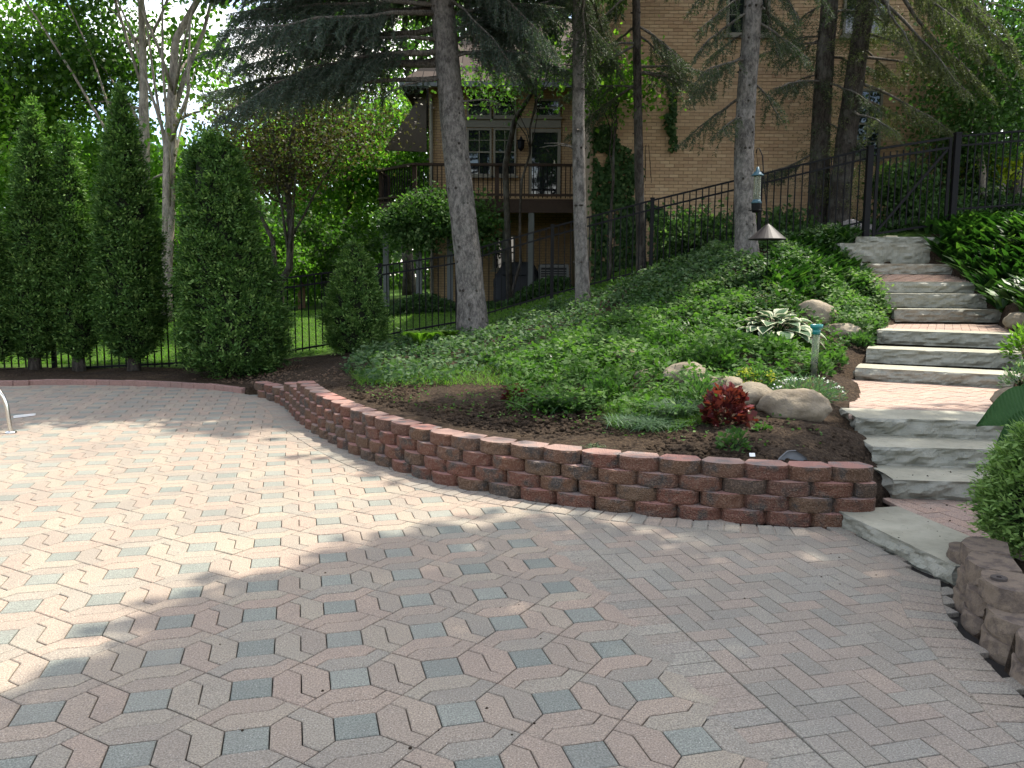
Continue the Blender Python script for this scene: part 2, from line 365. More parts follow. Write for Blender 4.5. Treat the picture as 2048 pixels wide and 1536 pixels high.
CPT += [(-14,14,.08),(-9,14.3,.08),(-5.6,14.0,.09),(-4,14.0,.16),(-3.2,13.2,.22),(-2.6,12.0,.30),(-2.6,14.6,.32),(-1.7,12.5,.42),(-1.4,16,.55),(-.7,14.6,.64),(0,12.5,.72),
        (.8,16.2,1.08),(1.2,14.2,1.05),(1.5,12,.95),(2.7,16.1,1.68),(2.7,14.0,1.55),(2.7,11,1.12),(2.65,8.6,.84),(1.5,8.3,.62),(.6,9.5,.55),(-.8,9.6,.42),(2.2,7.0,.56),(1.3,6.9,.46),
        (2.55,6.3,.47),(2.85,7.4,.55),(4.3,14.4,2.12),(4.1,12.6,1.62),(3.6,10.6,1.18),
        (5.2,16.0,2.30),(6.6,15.6,2.45),(6.6,18.5,2.62),(4.,18.8,2.30),(2.2,18.9,1.75),(9,16,2.6),(10,19,2.7),
        (3.1,4.2,.20),(5.6,8.0,.85),(6.3,9.6,1.15),(7.2,11.4,1.5),(8,13.6,2.2),(9,10,1.8),(9,6,1.2),(7,4,.8),
        (-5,17.5,.35),(-5,24,.75),(0,19,.95),(1.2,18,1.25),(0,22,.95),(-2,20,.80),(-3,30,1.0),(-12,20,.2),(-12,35,.6),(6,26,2.4),(14,22,2.7),(14,12,2.4),(-25,20,.2),(-25,45,.8),(25,40,2.4),(0,60,1.6),(25,5,1.8),(-25,0,0),(20,-12,.6),(-20,-14,0)]
CPT = np.array(CPT)
def _phi(r): return np.where(r > 1e-9, r*r*np.log(np.maximum(r, 1e-9)), 0)
def _fit():
    X = CPT[:, :2]; n = len(X); K = _phi(np.linalg.norm(X[:, None]-X[None], axis=2)) + np.eye(n)*.03
    P = np.c_[np.ones(n), X]; A = np.zeros((n+3, n+3)); A[:n, :n] = K; A[:n, n:] = P; A[n:, :n] = P.T
    return np.linalg.solve(A, np.r_[CPT[:, 2], 0, 0, 0])
_w = _fit()
def hgt(x, y):
    x = np.asarray(x, float); y = np.asarray(y, float); sh = np.broadcast(x, y).shape
    x = np.broadcast_to(x, sh).ravel(); y = np.broadcast_to(y, sh).ravel(); out = np.empty(len(x)); X = CPT[:, :2]
    for a in range(0, len(x), 20000):
        q = np.stack([x[a:a+20000], y[a:a+20000]], 1)
        out[a:a+20000] = _phi(np.linalg.norm(q[:, None]-X[None], axis=2))@_w[:-3] + _w[-3] + q@_w[-2:]
    far = np.maximum(np.abs(x)-25, np.maximum(y-60, -12-y)).clip(0)/30
    return (np.clip(out, 0.02, 2.9)*(1-np.clip(far, 0, 1)) + 1.2*np.clip(far, 0, 1)).reshape(sh)
_hx = np.arange(-14, 16.01, .1); _hy = np.arange(0, 32.01, .1); _HG = hgt(*np.meshgrid(_hx, _hy))
def hq(x, y):                                      # quick look-up of the same surface
    fx_ = np.clip((np.asarray(x)+14)/.1, 0, len(_hx)-1.001); fy_ = np.clip(np.asarray(y)/.1, 0, len(_hy)-1.001); i = fx_.astype(int); j = fy_.astype(int); a = fx_-i; b = fy_-j
    return (_HG[j, i]*(1-a)+_HG[j, i+1]*a)*(1-b)+(_HG[j+1, i]*(1-a)+_HG[j+1, i+1]*a)*b
def h1(x, y): return float(hgt(np.array([x]), np.array([y]))[0])
# fence line (x, y of its foot)
FENCE_PX = [(-140,13.9),(365,14.1),(560,14.6),(760,15.4),(914,15.9),(1105,16.1),(1305,16.0),(1522,15.6),(1740,15.2)]
FXY = np.array([((u-1024)/FPX*y*1.0, y) for u, y in FENCE_PX])
def beyond_fence(x, y): return y > np.interp(x, np.r_[-60, FXY[:, 0], 4.6+2, 60], np.r_[FXY[0, 1], FXY[:, 1], 15.2, 15.2])
# ---------------------------------------------------------------- ground, one sheet
def axis(lo, hi, step, far):
    a = np.arange(lo, hi+1e-6, step); g = step*2.2; L_ = []; p = hi
    while p < far: p += g; g *= 1.35; L_.append(p)
    g = step*2.2; R_ = []; p = lo
    while p > -far: p -= g; g *= 1.35; R_.append(p)
    return np.r_[R_[::-1], a, L_]
gx = axis(-9., 9., .06, 420); gy = axis(2.4, 17., .06, 420)
GX, GY = np.meshgrid(gx, gy); fx, fy = GX.ravel(), GY.ravel()
Z = hgt(fx, fy); PAT2 = np.concatenate([KERB+side(KERB)*.03, (WALL+WN*.15)[:-8], [SL1[0], SL1[1]], RWALL+side(RWALL)*.10, [(2.6, -3.), (-14., -3.)]])
ins = inpoly(np.c_[fx, fy], PAT2)
for i, e in enumerate(edge):                       # keep the soil under the steps and landings
    f = edge[i+1] if i+1 < len(edge) else None; d = nrm(np.array(e[1][:2])-np.array(e[0][:2])); n = np.array([-d[1], d[0]]); p = np.array(e[0][:2])+d*.04+n*.03
    q = (np.array(f[0][:2])+d*.04+n*.06) if f else p+n*.45
    qd = nrm(np.array(f[1][:2])-np.array(f[0][:2])) if f else d
    m_ = inpoly(np.c_[fx, fy], [p, p+d*1.48, q+qd*1.48, q]); Z = np.where(m_, np.minimum(Z, e[2]-.10), Z)
m_ = inpoly(np.c_[fx, fy], [SL1[0], SL1[1], (3.4, 3.9), edge[0][0][:2]+np.array([1.5, .1]), edge[0][0][:2]+np.array([.03, .08])]); Z = np.where(m_, -.05, Z)
Z = np.where((np.hypot(fx-RWALL[0][0]-.08, fy-RWALL[0][1]+.02) < .24), -.03, Z)
near = (np.abs(fx) < 9.2) & (fy > 2) & (fy < 18)
nz = np.zeros(len(fx)); idx = np.where(near & ~ins)[0]
for i in idx:
    p = Vector((fx[i], fy[i], 0)); nz[i] = .020*mnoise.noise(p*9.0)+.012*mnoise.noise(p*23)+.05*mnoise.noise(p*.9)
lawn = beyond_fence(fx, fy).astype(float)
Z = np.where(ins, -.16, Z + np.where(lawn > 0, nz*.3, nz))
nx_, ny_ = len(gx), len(gy); I = np.arange(nx_*ny_).reshape(ny_, nx_)
GF = np.stack([I[:-1, :-1], I[:-1, 1:], I[1:, 1:], I[1:, :-1]], -1).reshape(-1, 4)
ground = obj('ground', mesh('ground', np.c_[fx, fy, Z], GF, M['ground'], True, None, {'lawn': lawn}))
tag(ground, kind='structure', label='dark garden soil and lawn ground sheet sloping up to the house')

# ================================================================ patio paving
LC = .375; A_ = LC*.4104; W_ = (LC-A_)/2; YAW = .2546; ORG = np.array([-2.9371*LC, 9.1252*LC])
cY, sY = math.cos(YAW), math.sin(YAW)
def l2w(P): P = np.atleast_2d(P); return np.stack([cY*P[:, 0]-sY*P[:, 1]+ORG[0], sY*P[:, 0]+cY*P[:, 1]+ORG[1]], 1)
def w2l(P): P = np.atleast_2d(P)-ORG; return np.stack([cY*P[:, 0]+sY*P[:, 1], -sY*P[:, 0]+cY*P[:, 1]], 1)
base_poly = np.array([p for p in offset(PATIO[::-12][:], -.05)])
pat_root = obj('patio', mesh('patio_bed', np.c_[w2l(base_poly), np.full(len(base_poly), -.027)], [tuple(range(len(base_poly)))], M['sand']), loc=(*ORG, 0), rz=YAW)
tag(pat_root, 'patio of pink interlocking concrete pavers with grey squares', kind='structure')
h = A_/2
hexA = [(-W_, h), (-W_, -h), (0, -h-W_), (W_/2, -h-W_/2), (0, -h), (0, h), (-W_/2, h+W_/2)]
sq = [(-h, -h), (h, -h), (h, h), (-h, h)]
G = .0024
hexV, hexF = prism(offset(hexA, G), -.035, 0, .004); sqV, sqF = prism(offset(sq, G), -.035, 0, .004)
hexme = mesh('paver', hexV, hexF, M['paver']); sqme = mesh('paver_square', sqV, sqF, M['square'])
def inside_patio(P, m=.0): return inpoly(P, PATIO)
XB = 5.015*LC                                       # seam between pattern and herringbone
pieces = []                                         # (kind, lx, ly, rot)
for i in range(-40, 6):
    for j in range(-14, 32):
        cx, cy = i*LC, j*LC
        pieces.append(('s', cx, cy, 0)) if i <= 4 else None
        if i <= 4: pieces += [('h', cx+LC/2, cy, 0)] + ([('h', cx+LC/2, cy, math.pi)] if i < 4 else [])
        if i <= 4: pieces += [('h', cx, cy+LC/2, math.pi/2), ('h', cx, cy+LC/2, -math.pi/2)]
PC = np.array([(p[1], p[2]) for p in pieces]); PW = l2w(PC)
u_, v_, f_ = px(np.c_[PW, np.zeros(len(PW))])
keep = (inpoly(PW, np.array([p for p in offset(PATIO[::-12], -.12)]))) & (PW[:, 1] > .6) & (f_ > .5) & (u_ > -500) & (u_ < 2500) & (v_ < 2100)
vis = keep & (u_ > -40) & (u_ < 2090) & (v_ < 1580)
order = np.argsort(np.where(vis, f_, 1e9)); single = set(order[:300].tolist())
mb = {'h': MB(), 's': MB()}
def jitter(): return U(-.0016, .0011), U(-.006, .006)
for k in np.where(keep)[0]:
    kind, lx, ly, r = pieces[k]; dz, dr = jitter()
    tx, ty = U(-.006, .006, 2)
    if k in single:
        o = obj('paver', hexme if kind == 'h' else sqme, pat_root, loc=(lx, ly, dz)); o.rotation_euler = (tx, ty, r+dr)
    else:
        V = hexV if kind == 'h' else sqV; c, s = math.cos(r+dr), math.sin(r+dr)
        Q = np.c_[c*V[:, 0]-s*V[:, 1]+lx, s*V[:, 0]+c*V[:, 1]+ly, V[:, 2]+dz+tx*V[:, 1]-ty*V[:, 0]]
        mb[kind].add(Q, hexF if kind == 'h' else sqF, U())
tag(mb['h'].obj('paver_field', M['paver'], pat_root), kind='stuff'); tag(mb['s'].obj('paver_square_field', M['square'], pat_root), kind='stuff')
# ---------------------------------------------------------------- herringbone corner
B = .1005
hb_root = obj('herringbone_paving', mesh('herringbone_bed', [(*p, -.0255) for p in [(XB-.23,-2.2),(XB+3.2,-2.2),(XB+3.2,3.2),(XB-.23,3.2)]], [(0,1,2,3)], M['sand']), loc=(*ORG, 0), rz=YAW)
tag(hb_root, 'grey and pink herringbone brick paving at the foot of the steps', kind='structure')
bV, bF = prism(offset([(-B, -B/2), (B, -B/2), (B, B/2), (-B, B/2)], G*.8), -.035, 0, .0025); bme = mesh('brick', bV, bF, M['brick'])
sV, sF = prism(offset([(-1.3*B, -B/2), (1.3*B, -B/2), (1.3*B, B/2), (-1.3*B, B/2)], G*.8), -.035, 0, .0025); sme = mesh('brick', sV, sF, M['brick'])
kV, kF = prism(offset([(-B/2, -B/2), (B/2, -B/2), (B/2, B/2), (-B/2, B/2)], G*.8), -.035, 0, .0025); kme2 = mesh('brick', kV, kF, M['brick'])
hb = []
for i in range(-2, 24):
    for j in range(-30, 34):
        c = (i-j) % 4
        if c == 0: hb.append((XB+(i+1)*B, (j+.5)*B, 0))
        if c == 3: hb.append((XB+(i+.5)*B, (j+1)*B, math.pi/2))
nb_ = len(hb)
for j in range(-30, 34): hb.append((XB-B*1.3, (j+.5)*B+.02, 0))
for j in range(-30, 34):
    if (-1-j) % 4 == 0: hb.append((XB+B/2, (j+.5)*B, 7))
HBP = np.array([(a, b) for a, b, _ in hb]); HW = l2w(HBP); u_, v_, f_ = px(np.c_[HW, np.zeros(len(HW))])
keep = inpoly(HW, np.array([p for p in offset(PATIO[::-12], .0)])) & (HW[:, 1] > .8) & (f_ > .6) & (v_ < 2000) & (u_ < 2400)
keep &= (HBP[:, 0] > XB+1e-6) | (np.arange(len(hb)) >= nb_)
vis = keep & (u_ < 2090) & (v_ < 1580); order = np.argsort(np.where(vis, f_, 1e9)); single = set(order[:min(300, int(vis.sum()))].tolist()); m2 = MB()
for k in np.where(keep)[0]:
    lx, ly, r = hb[k]; dz, dr = jitter(); dr *= 1.5
    if HBP[k, 0] < XB: dz -= .0035
    V_, F_, me_ = (sV, sF, sme) if HBP[k, 0] < XB else ((kV, kF, kme2) if r == 7 else (bV, bF, bme))
    if r == 7: r = 0
    if k in single:
        o = obj('brick', me_, hb_root, loc=(lx, ly, dz)); o.rotation_euler = (U(-.006, .006), U(-.006, .006), r+dr)
    else:
        c, s = math.cos(r+dr), math.sin(r+dr); m2.add(np.c_[c*V_[:, 0]-s*V_[:, 1]+lx, s*V_[:, 0]+c*V_[:, 1]+ly, V_[:, 2]+dz], F_, U())
if m2.n: tag(m2.obj('brick_field', M['brick'], hb_root), kind='stuff')
# ---------------------------------------------------------------- soldier course along the walls
def soldier(path, a, b, root, width=.101, zt=.005, s0=0., s1=1e9):
    NL = side(path); s = np.r_[0, np.cumsum(np.linalg.norm(np.diff(path, axis=0), axis=1))]
    q = np.arange(max(0, s0), min(s[-1], s1), width)
    for qa, qb in zip(q[:-1], q[1:]):
        P = []
        for qq, off in ((qa, b), (qb, b), (qb, a), (qa, a)):
            p = np.array([np.interp(qq, s, path[:, 0]), np.interp(qq, s, path[:, 1])]); n = np.array([np.interp(qq, s, NL[:, 0]), np.interp(qq, s, NL[:, 1])])
            P.append(p-n*off)
        P = np.array(P); c = P.mean(0)
        if area(P) < 0: P = P[::-1]
        V, F = prism(offset(P-c, .0052), -.035, zt+U(-.0015, .0015), .0025)
        obj('brick', mesh('brick', V, F, M['brick']), root, loc=(*c, 0))
bc = thing('soldier_course', 'row of grey bricks edging the patio along the curved block wall', 'edging', (0, 0, 0)); del bc['category']; tag(bc, kind='structure')
soldier(WALL, .022, .222, bc, s1=WLEN-.42)
soldier(RWALL, -.012, .19, bc, s1=4.2, zt=.004)
soldier(np.linspace(np.array(SL1[0])+np.array([.02, -.02]), np.array(SL1[1])+np.array([-.03, .03]), 60), .012, .11, bc, width=.2, zt=.003)
# ---------------------------------------------------------------- kerb of single bricks round the far bed
kb = thing('brick_edging', 'low single row of dark red bricks edging the far planting bed', 'edging', (*KERB[len(KERB)//2], 0))
ks = np.r_[0, np.cumsum(np.linalg.norm(np.diff(KERB, axis=0), axis=1))]; off = KERB[len(KERB)//2]
V0, F0 = prism(offset([(-.1, -.05), (.1, -.05), (.1, .05), (-.1, .05)], .002), -.04, .075, .006); kme = mesh('brick', V0, F0, M['kerb'])
for q in np.arange(4.6, ks[-1]-.1, .202):
    p = np.array([np.interp(q, ks, KERB[:, 0]), np.interp(q, ks, KERB[:, 1])]); p2 = np.array([np.interp(q+.1, ks, KERB[:, 0]), np.interp(q+.1, ks, KERB[:, 1])])
    d = p2-p; o = obj('brick', kme, kb, loc=(p[0]-off[0], p[1]-off[1]+.05, U(-.004, .004))); o.rotation_euler.z = math.atan2(d[1], d[0])+U(-.02, .02)
# ================================================================ block retaining walls
def block_mesh(w, dpt, hh, seed, front_drop=.07):
    r = np.random.default_rng(seed)
    out = [(-w*.36, dpt), (-w/2, front_drop+.02), (-w*.495, front_drop*.95), (-w*.42, front_drop*.46), (-w*.30, .012), (-w*.1, -.003), (w*.1, -.003), (w*.30, .012), (w*.42, front_drop*.46), (w*.495, front_drop*.95), (w/2, front_drop+.02), (w*.36, dpt)]
    if w < .2: out = [(-w*.45, dpt), (-w/2, front_drop), (-w*.44, front_drop*.4), (-w*.2, .004), (w*.2, .004), (w*.45, .02), (w/2, .05), (w*.5, dpt)]
    P = np.array(out); n = len(P); lev = [0., hh*.14, hh*.5, hh*.87, hh]; V = []
    for i, z in enumerate(lev):
        for j, (x, y) in enumerate(P):
            rough = (1 <= j <= n-2); ins_ = .0035 if i in (0, 4) else 0.
            V.append((x*(1-ins_*2), y+ins_*(1 if rough else -1)+(r.uniform(-.007, .006) if rough and 0 < i < 4 else r.uniform(-.002, .002)), z))
    F = []
    for i in range(len(lev)-1):
        for j in range(n): k = (j+1) % n; F.append((i*n+j, i*n+k, (i+1)*n+k, (i+1)*n+j))
    F.append(tuple((len(lev)-1)*n+j for j in range(n)))
    return np.array(V), F
bl = [mesh('block', *block_mesh(.292, .21, CH-.002, 100+i), M['block']) for i in range(8)]
wroot = thing('retaining_wall', 'low curved retaining wall of red and brown split-face blocks around the bed', 'wall', (*WALL[len(WALL)//2], 0)); wo = WALL[len(WALL)//2]
ws = np.r_[0, np.cumsum(np.linalg.norm(np.diff(WALL, axis=0), axis=1))]
def wpt(q, P=WALL, s=ws): return np.array([np.interp(q, s, P[:, 0]), np.interp(q, s, P[:, 1])])
half = [mesh('block', *block_mesh(.145, .2, CH-.002, 150+i), M['block']) for i in range(3)]
for c in range(4):
    seq = [(WLEN-.146-k*.294, 0) for k in range(60)] if c % 2 else [(WLEN-.074, 1)]+[(WLEN-.294-k*.294, 0) for k in range(60)]
    for q, hf in seq:
        if q < .13 or wall_top(q) <= c: continue
        e_ = .07 if hf else .14; a, b = wpt(q-e_), wpt(q+e_); d = nrm(b-a); n = np.array([-d[1], d[0]]); m = (a+b)/2
        p = m + n*(.028*c+U(-.004, .004)) - wo
        o = obj('block', half[rng.integers(3)] if hf else bl[rng.integers(8)], wroot, loc=(p[0], p[1], c*CH-.012)); o.rotation_euler.z = math.atan2(d[1], d[0])+U(-.03, .03)
# right-hand wall
tl = [mesh('block', *block_mesh(.292, .21, CH, 200+i), M['tanblock']) for i in range(5)]
rw = thing('retaining_wall', 'low retaining wall of weathered tan blocks beside the small green conifer', 'wall', (*RWALL[40], 0)); ro = RWALL[40]
rs = np.r_[0, np.cumsum(np.linalg.norm(np.diff(RWALL, axis=0), axis=1))]
DISC = None
for c, (qa, qb) in enumerate([(.0, 3.4), (-.16, 2.1), (.13, .8)]):
    q = qa + (.15 if c == 1 else 0)
    while q < qb:
        a, b = wpt(q-.12, RWALL, rs), wpt(q+.12, RWALL, rs)
        if q < .13: a, b = RWALL[0]+(q-.12)*np.array([-.02, -1.]), RWALL[0]+(q+.12)*np.array([-.02, -1.])
        d = nrm(b-a); n = np.array([-d[1], d[0]]); m = (a+b)/2; p = m+n*(.06+.014*c)-ro
        o = obj('block', tl[rng.integers(5)], rw, loc=(p[0], p[1], c*CH-.03)); o.rotation_euler.z = math.atan2(d[1], d[0])+U(-.03, .03)
        if c == 2: DISC = (m[0]+n[0]*.15, m[1]+n[1]*.15, 3*CH-.03)
        q += .296
V, F = lathe([(.012, 0), (.034, 0), (.034, .012), (.012, .012), (.012, 0)], 20, DISC)
obj('washer', mesh('washer', V, F, simple('rusty_iron', (.05, .04, .035), .7, .3, 60)))
tag(bpy.data.objects['washer'], 'dark round metal washer lying on the tan end block', 'washer')
# ================================================================ stone steps with brick landings
st = thing('garden_steps', 'flight of rough grey limestone slab steps with brick landings climbing to the gate', 'steps', (3.0, 5.3, 0)); so_ = np.array([3.0, 5.3, 0])
def slab(p0, p1, zt, hh, depth, wid=None, seed=0, rough=.042):
    p0 = np.array(p0[:2]); p1 = np.array(p1[:2]); d = nrm(p1-p0); W = wid or np.linalg.norm(p1-p0); n = np.array([-d[1], d[0]])
    per = [];  nrml = []
    for t in np.linspace(depth, .04, 9): per.append((0, t)); nrml.append((-1, 0))
    nf = int(W/.024)
    for t in np.linspace(0, W, nf): per.append((t, 0)); nrml.append((0, -1))
    for t in np.linspace(.04, depth, 9): per.append((W, t)); nrml.append((1, 0))
    per = np.array(per); nrml = np.array(nrml); lev = np.array([0, .10, .25, .4, .55, .7, .84, .94, 1.])
    V = []; k = len(per)
    for l in lev:
        am = rough*(1 if l < .9 else (.55 if l < .97 else .28))
        for (x, y), (nx, ny) in zip(per, nrml):
            q = Vector((x*3.6+seed*7.3, y*3+l*hh*10, seed*3.1))
            r1 = mnoise.noise(q); r2 = mnoise.noise(q*2.3+Vector((5, 1, 2))); r3 = mnoise.noise(q*6.5)
            dsp = am*(1.1*abs(r1)*1.6-.45+.6*r2+.32*r3) - (.014 if l < .12 else 0)
            wx, wy = x+nx*dsp, y+ny*dsp
            V.append((*(p0+d*wx+n*wy), zt-hh+l*hh))
    F = []
    for i in range(len(lev)-1):
        for j in range(k-1): F.append((i*k+j, i*k+j+1, (i+1)*k+j+1, (i+1)*k+j))
        F.append((i*k+k-1, i*k, (i+1)*k, (i+1)*k+k-1))
    F.append(tuple((len(lev)-1)*k+j for j in range(k)))
    o = obj('step_slab', mesh('step_slab', np.array(V)-so_, F, M['slab']), st)
    return o
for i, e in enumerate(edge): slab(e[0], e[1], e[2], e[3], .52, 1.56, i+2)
# first slab lies askew at the patio
a0 = np.array(SL1[0]); a1 = np.array(SL1[1]); slab(a0, a0+(a1-a0)*1.10, .10, .135, .46, None, 1, .028)
def herring(poly, z, rz, parent, matl, slope=None):
    poly = np.array(poly); poly = poly if area(poly) > 0 else poly[::-1]; cen = poly.mean(0); c, s = math.cos(rz), math.sin(rz); R = np.array([[c, -s], [s, c]])
    zf = (lambda p: z) if slope is None else slope
    root = obj('landing', mesh('landing_bed', [(*p, zf(p)-.024) for p in poly], [tuple(range(len(poly)))], M['sand']), parent, loc=-so_)
    for i in range(-22, 22):
        for j in range(-22, 22):
            q = (i-j) % 4
            if q == 0: r = [(i, j), (i+2, j), (i+2, j+1), (i, j+1)]
            elif q == 3: r = [(i, j), (i+1, j), (i+1, j+2), (i, j+2)]
            else: continue
            r = (np.array(r, float)*B)@R.T+cen; k = clip(r, poly)
            if len(k) < 3 or area(k) < .0012: continue
            k = np.array(k); m = k.mean(0)
            try: V, F = prism(offset(k-m, .0026), -.03, U(-.002, .001), .002)
            except Exception: continue
            obj('brick', mesh('brick', V, F, matl), root, loc=(*m, zf(m)))
def back(e, dep, z=None):
    pa, pb = np.array(e[0][:2]), np.array(e[1][:2]); d = nrm(pb-pa); n = np.array([-d[1], d[0]]); return pa+n*dep, pa+d*1.55+n*dep
d1 = nrm(a1-a0); n1 = np.array([-d1[1], d1[0]])
f2a, f2b = back(edge[0], .05)
herring([a0+n1*.40+d1*.42, a1+n1*.40+d1*.2, (3.5, 3.9), f2b, f2a+np.array([-.06, 0])], .097, YAW+.02, st, M['landing'])
for (e0, e1, dep) in ((edge[2], edge[3], .13), (edge[5], edge[6], .12), (edge[8], edge[9], .12)):
    q0, q1 = back(e0, dep); r0, r1 = back(e1, .06); zA, zB = e0[2]-.004, e0[2]+(.01 if e0 is not edge[8] else .13)
    sl = (lambda p, ya=q0[1], yb=r0[1], za=zA, zb=zB: za+(zb-za)*np.clip((p[1]-ya)/(yb-ya), 0, 1))
    herring([q0+np.array([-.03, 0]), q1, r1, r0+np.array([-.05, 0])], zA, math.atan2(*(q1-q0)[::-1])+math.radians(-42 if e0 is edge[2] else 3), st, M['landing'], sl)
# ================================================================ brick house behind the fence
def brickm(name, tex=False):
    n = N(name)
    els = [(0, (.42,.27,.155)), (.2, (.56,.39,.225)), (.45, (.48,.315,.185)), (.7, (.64,.46,.28)), (1, (.38,.235,.14))]
    if tex:
        mp = n.n('Mapping', {'Rotation': (math.pi/2, 0, 0)}); n.t.links.new(n.pos(), mp.inputs[0])
        b = n.n('TexBrick', {'Scale': 1., 'Mortar Size': .008, 'Brick Width': .21, 'Row Height': .0745, 'Color1': (.44, .31, .15), 'Color2': (.33, .22, .11), 'Mortar': (.12, .09, .06)}); n.t.links.new(mp.outputs[0], b.inputs['Vector'])
        col = b.outputs['Color']; n.bump(n.math('SUBTRACT', 1., b.outputs['Fac']), .8, .01)
    else:
        col = n.ramp(n.rnd(), els); n.bump(n.noise(60, 4), .5, .004)
    col = n.mix(n.math('MULTIPLY', n.noise(.7, 4), .4), col, (.54, .375, .21))
    col = n.mix(n.math('MULTIPLY', n.noise(35, 3), .35), col, (.20, .12, .075))
    return n.fin(col, .9, .2)
M['hbrick'] = brickm('tan_brick'); M['hbrick2'] = brickm('tan_brick_far', True); M['mortar'] = simple('mortar', (.22, .165, .11), .95, .2, 20)  # mortar colour darkened to carry the shadow lines between the bricks
M['trim'] = simple('shaded_cream_trim', (.20, .185, .14), .6, .08, 6); M['glass'] = N('window_glass').fin((.012, .015, .016), .03, .9)  # trim colour darkened to stand in for the shade on the wing
M['deckw'] = simple('dark_stained_wood', (.045, .028, .02), .7, .3, 14, .25, 0, .3); M['greyp'] = simple('grey_post', (.13, .14, .135), .7, .15, 8)
M['shingle'] = None
def shingle():
    n = N('roof_shingle'); mp = n.n('Mapping', {'Rotation': (math.radians(60), 0, 0)}); n.t.links.new(n.pos(), mp.inputs[0])
    b = n.n('TexBrick', {'Scale': 1., 'Mortar Size': .012, 'Brick Width': .3, 'Row Height': .13, 'Color1': (.055, .043, .035), 'Color2': (.08, .062, .05), 'Mortar': (.015, .012, .01)}); n.t.links.new(mp.outputs[0], b.inputs['Vector'])
    n.bump(n.math('SUBTRACT', 1., b.outputs['Fac']), .8, .02); return n.fin(b.outputs['Color'], .95, .1)
M['shingle'] = shingle()
HY = 19.0; hx0 = at(1180, 300, HY)[0]; hx1 = at(1938, 300, HY)[0]
house = thing('brick_house', 'two-storey tan brick house with a recessed wing behind the iron fence', 'house', (hx0, HY, 1.6))
HO = np.array([hx0, HY, 1.6]); HZ0, HZ1 = 1.0, 9.6
def hpart(mb_, name, mat, smooth=False, parent=None): return mb_.obj(name, mat, parent or house, smooth, loc=(-HO if parent is None else (0, 0, 0)))
def wrect(u0, u1, v0, v1, y):
    a, b = at(u0, v0, y), at(u1, v1, y); return a[0], b[0], min(a[2], b[2]), max(a[2], b[2])
mw = MB(); mw.box((hx0+.006, HY+.004, HZ0), (hx1-.006, HY+.3, HZ1)); mw.box((hx0+.006, HY+.3, HZ0), (hx0+.3, 24.6, HZ1)); mw.box((hx1-.3, HY+.3, HZ0), (hx1-.006, 27, HZ1))
wall = mw.obj('wall', M['mortar'], house, loc=-HO)
wins = [wrect(1457, 1537, -95, 72, HY), wrect(1692, 1772, -95, 74, HY), wrect(1688, 1757, 178, 318, HY), wrect(1852, 1890, 386, 418, HY)]
bw, bh_, mo = .2, .0645, .010; cand = []
for r in range(int((HZ1-HZ0)/(bh_+mo))):
    z = HZ0 + r*(bh_+mo); x = hx0 - (.105 if r % 2 else 0) - .0
    while x < hx1-.02:
        a, b = max(x, hx0), min(x+bw, hx1)
        if b-a > .03:
            segs = [(a, b)]
            for (wx0, wx1, wz0, wz1) in wins:
                if z+bh_ > wz0 and z < wz1:
                    ns = []
                    for (p, q) in segs:
                        if q <= wx0 or p >= wx1: ns.append((p, q)); continue
                        if p < wx0-.02: ns.append((p, wx0))
                        if q > wx1+.02: ns.append((wx1, q))
                    segs = ns
            cand += [(p, q, z) for p, q in segs]
        x += bw+mo
cand = np.array(cand); cu, cv, _ = px(np.c_[(cand[:, 0]+cand[:, 1])/2, np.full(len(cand), HY), cand[:, 2]])
full = (cand[:, 1]-cand[:, 0]) > .19
score = np.where(full & (cv > 0), np.hypot((cu-1400)/1.0, (cv-330)/1.1), 1e9); sing = set(np.argsort(score)[:300].tolist())
sb = MB(); sb.box((-.1, -.012, 0), (.1, .01, bh_)); sbm = sb.mesh('brick', M['hbrick']); rest = MB()
for k, (p, q, z) in enumerate(cand):
    if k in sing: obj('brick', sbm, wall, loc=((p+q)/2, HY+U(-.003, .002), z))
    else: rest.box((p, HY-.012+U(-.003, .002), z), (q, HY+.01, z+bh_), U())
tag(rest.obj('brick_field', M['hbrick'], wall), kind='stuff')
def window(x0, x1, z0, z1, y, cols, rows, parent=house, fr=.055):
    y = y-.035
    m = MB(); m.box((x0, y-.03, z0), (x0+fr, y+.06, z1)); m.box((x1-fr, y-.03, z0), (x1, y+.06, z1)); m.box((x0+fr, y-.028, z1-fr), (x1-fr, y+.06, z1)); m.box((x0+fr, y-.028, z0), (x1-fr, y+.06, z0+fr))
    zc = (z0+z1)/2; m.box((x0+fr, y-.02, zc-.02), (x1-fr, y+.05, zc+.02))
    for i in range(1, cols): xx = x0+fr+(x1-x0-2*fr)*i/cols; m.box((xx-.009, y-.012, z0+fr), (xx+.009, y+.03, z1-fr))
    for i in range(1, rows):
        zz = z0+(z1-z0)*i/rows
        if abs(zz-zc) > .05: m.box((x0+fr, y-.010, zz-.009), (x1-fr, y+.03, zz+.009))
    f = m.obj('window', M['trim'], parent, loc=-HO)
    g = MB(); g.box((x0+fr*.5, y+.002, z0+fr*.5), (x1-fr*.5, y+.012, z1-fr*.5)); g.obj('pane', M['glass'], f)
    s = MB(); s.box((x0-.06, y-.07, z0-.06), (x1+.06, y+.02, z0-.002)); s.obj('sill', M['trim'], f)
for (x0, x1, z0, z1) in wins[:2]: window(x0, x1, z0, z1, HY, 2, 4)
window(*wins[2], HY, 3, 4); window(*wins[3], HY, 2, 1, fr=.04)
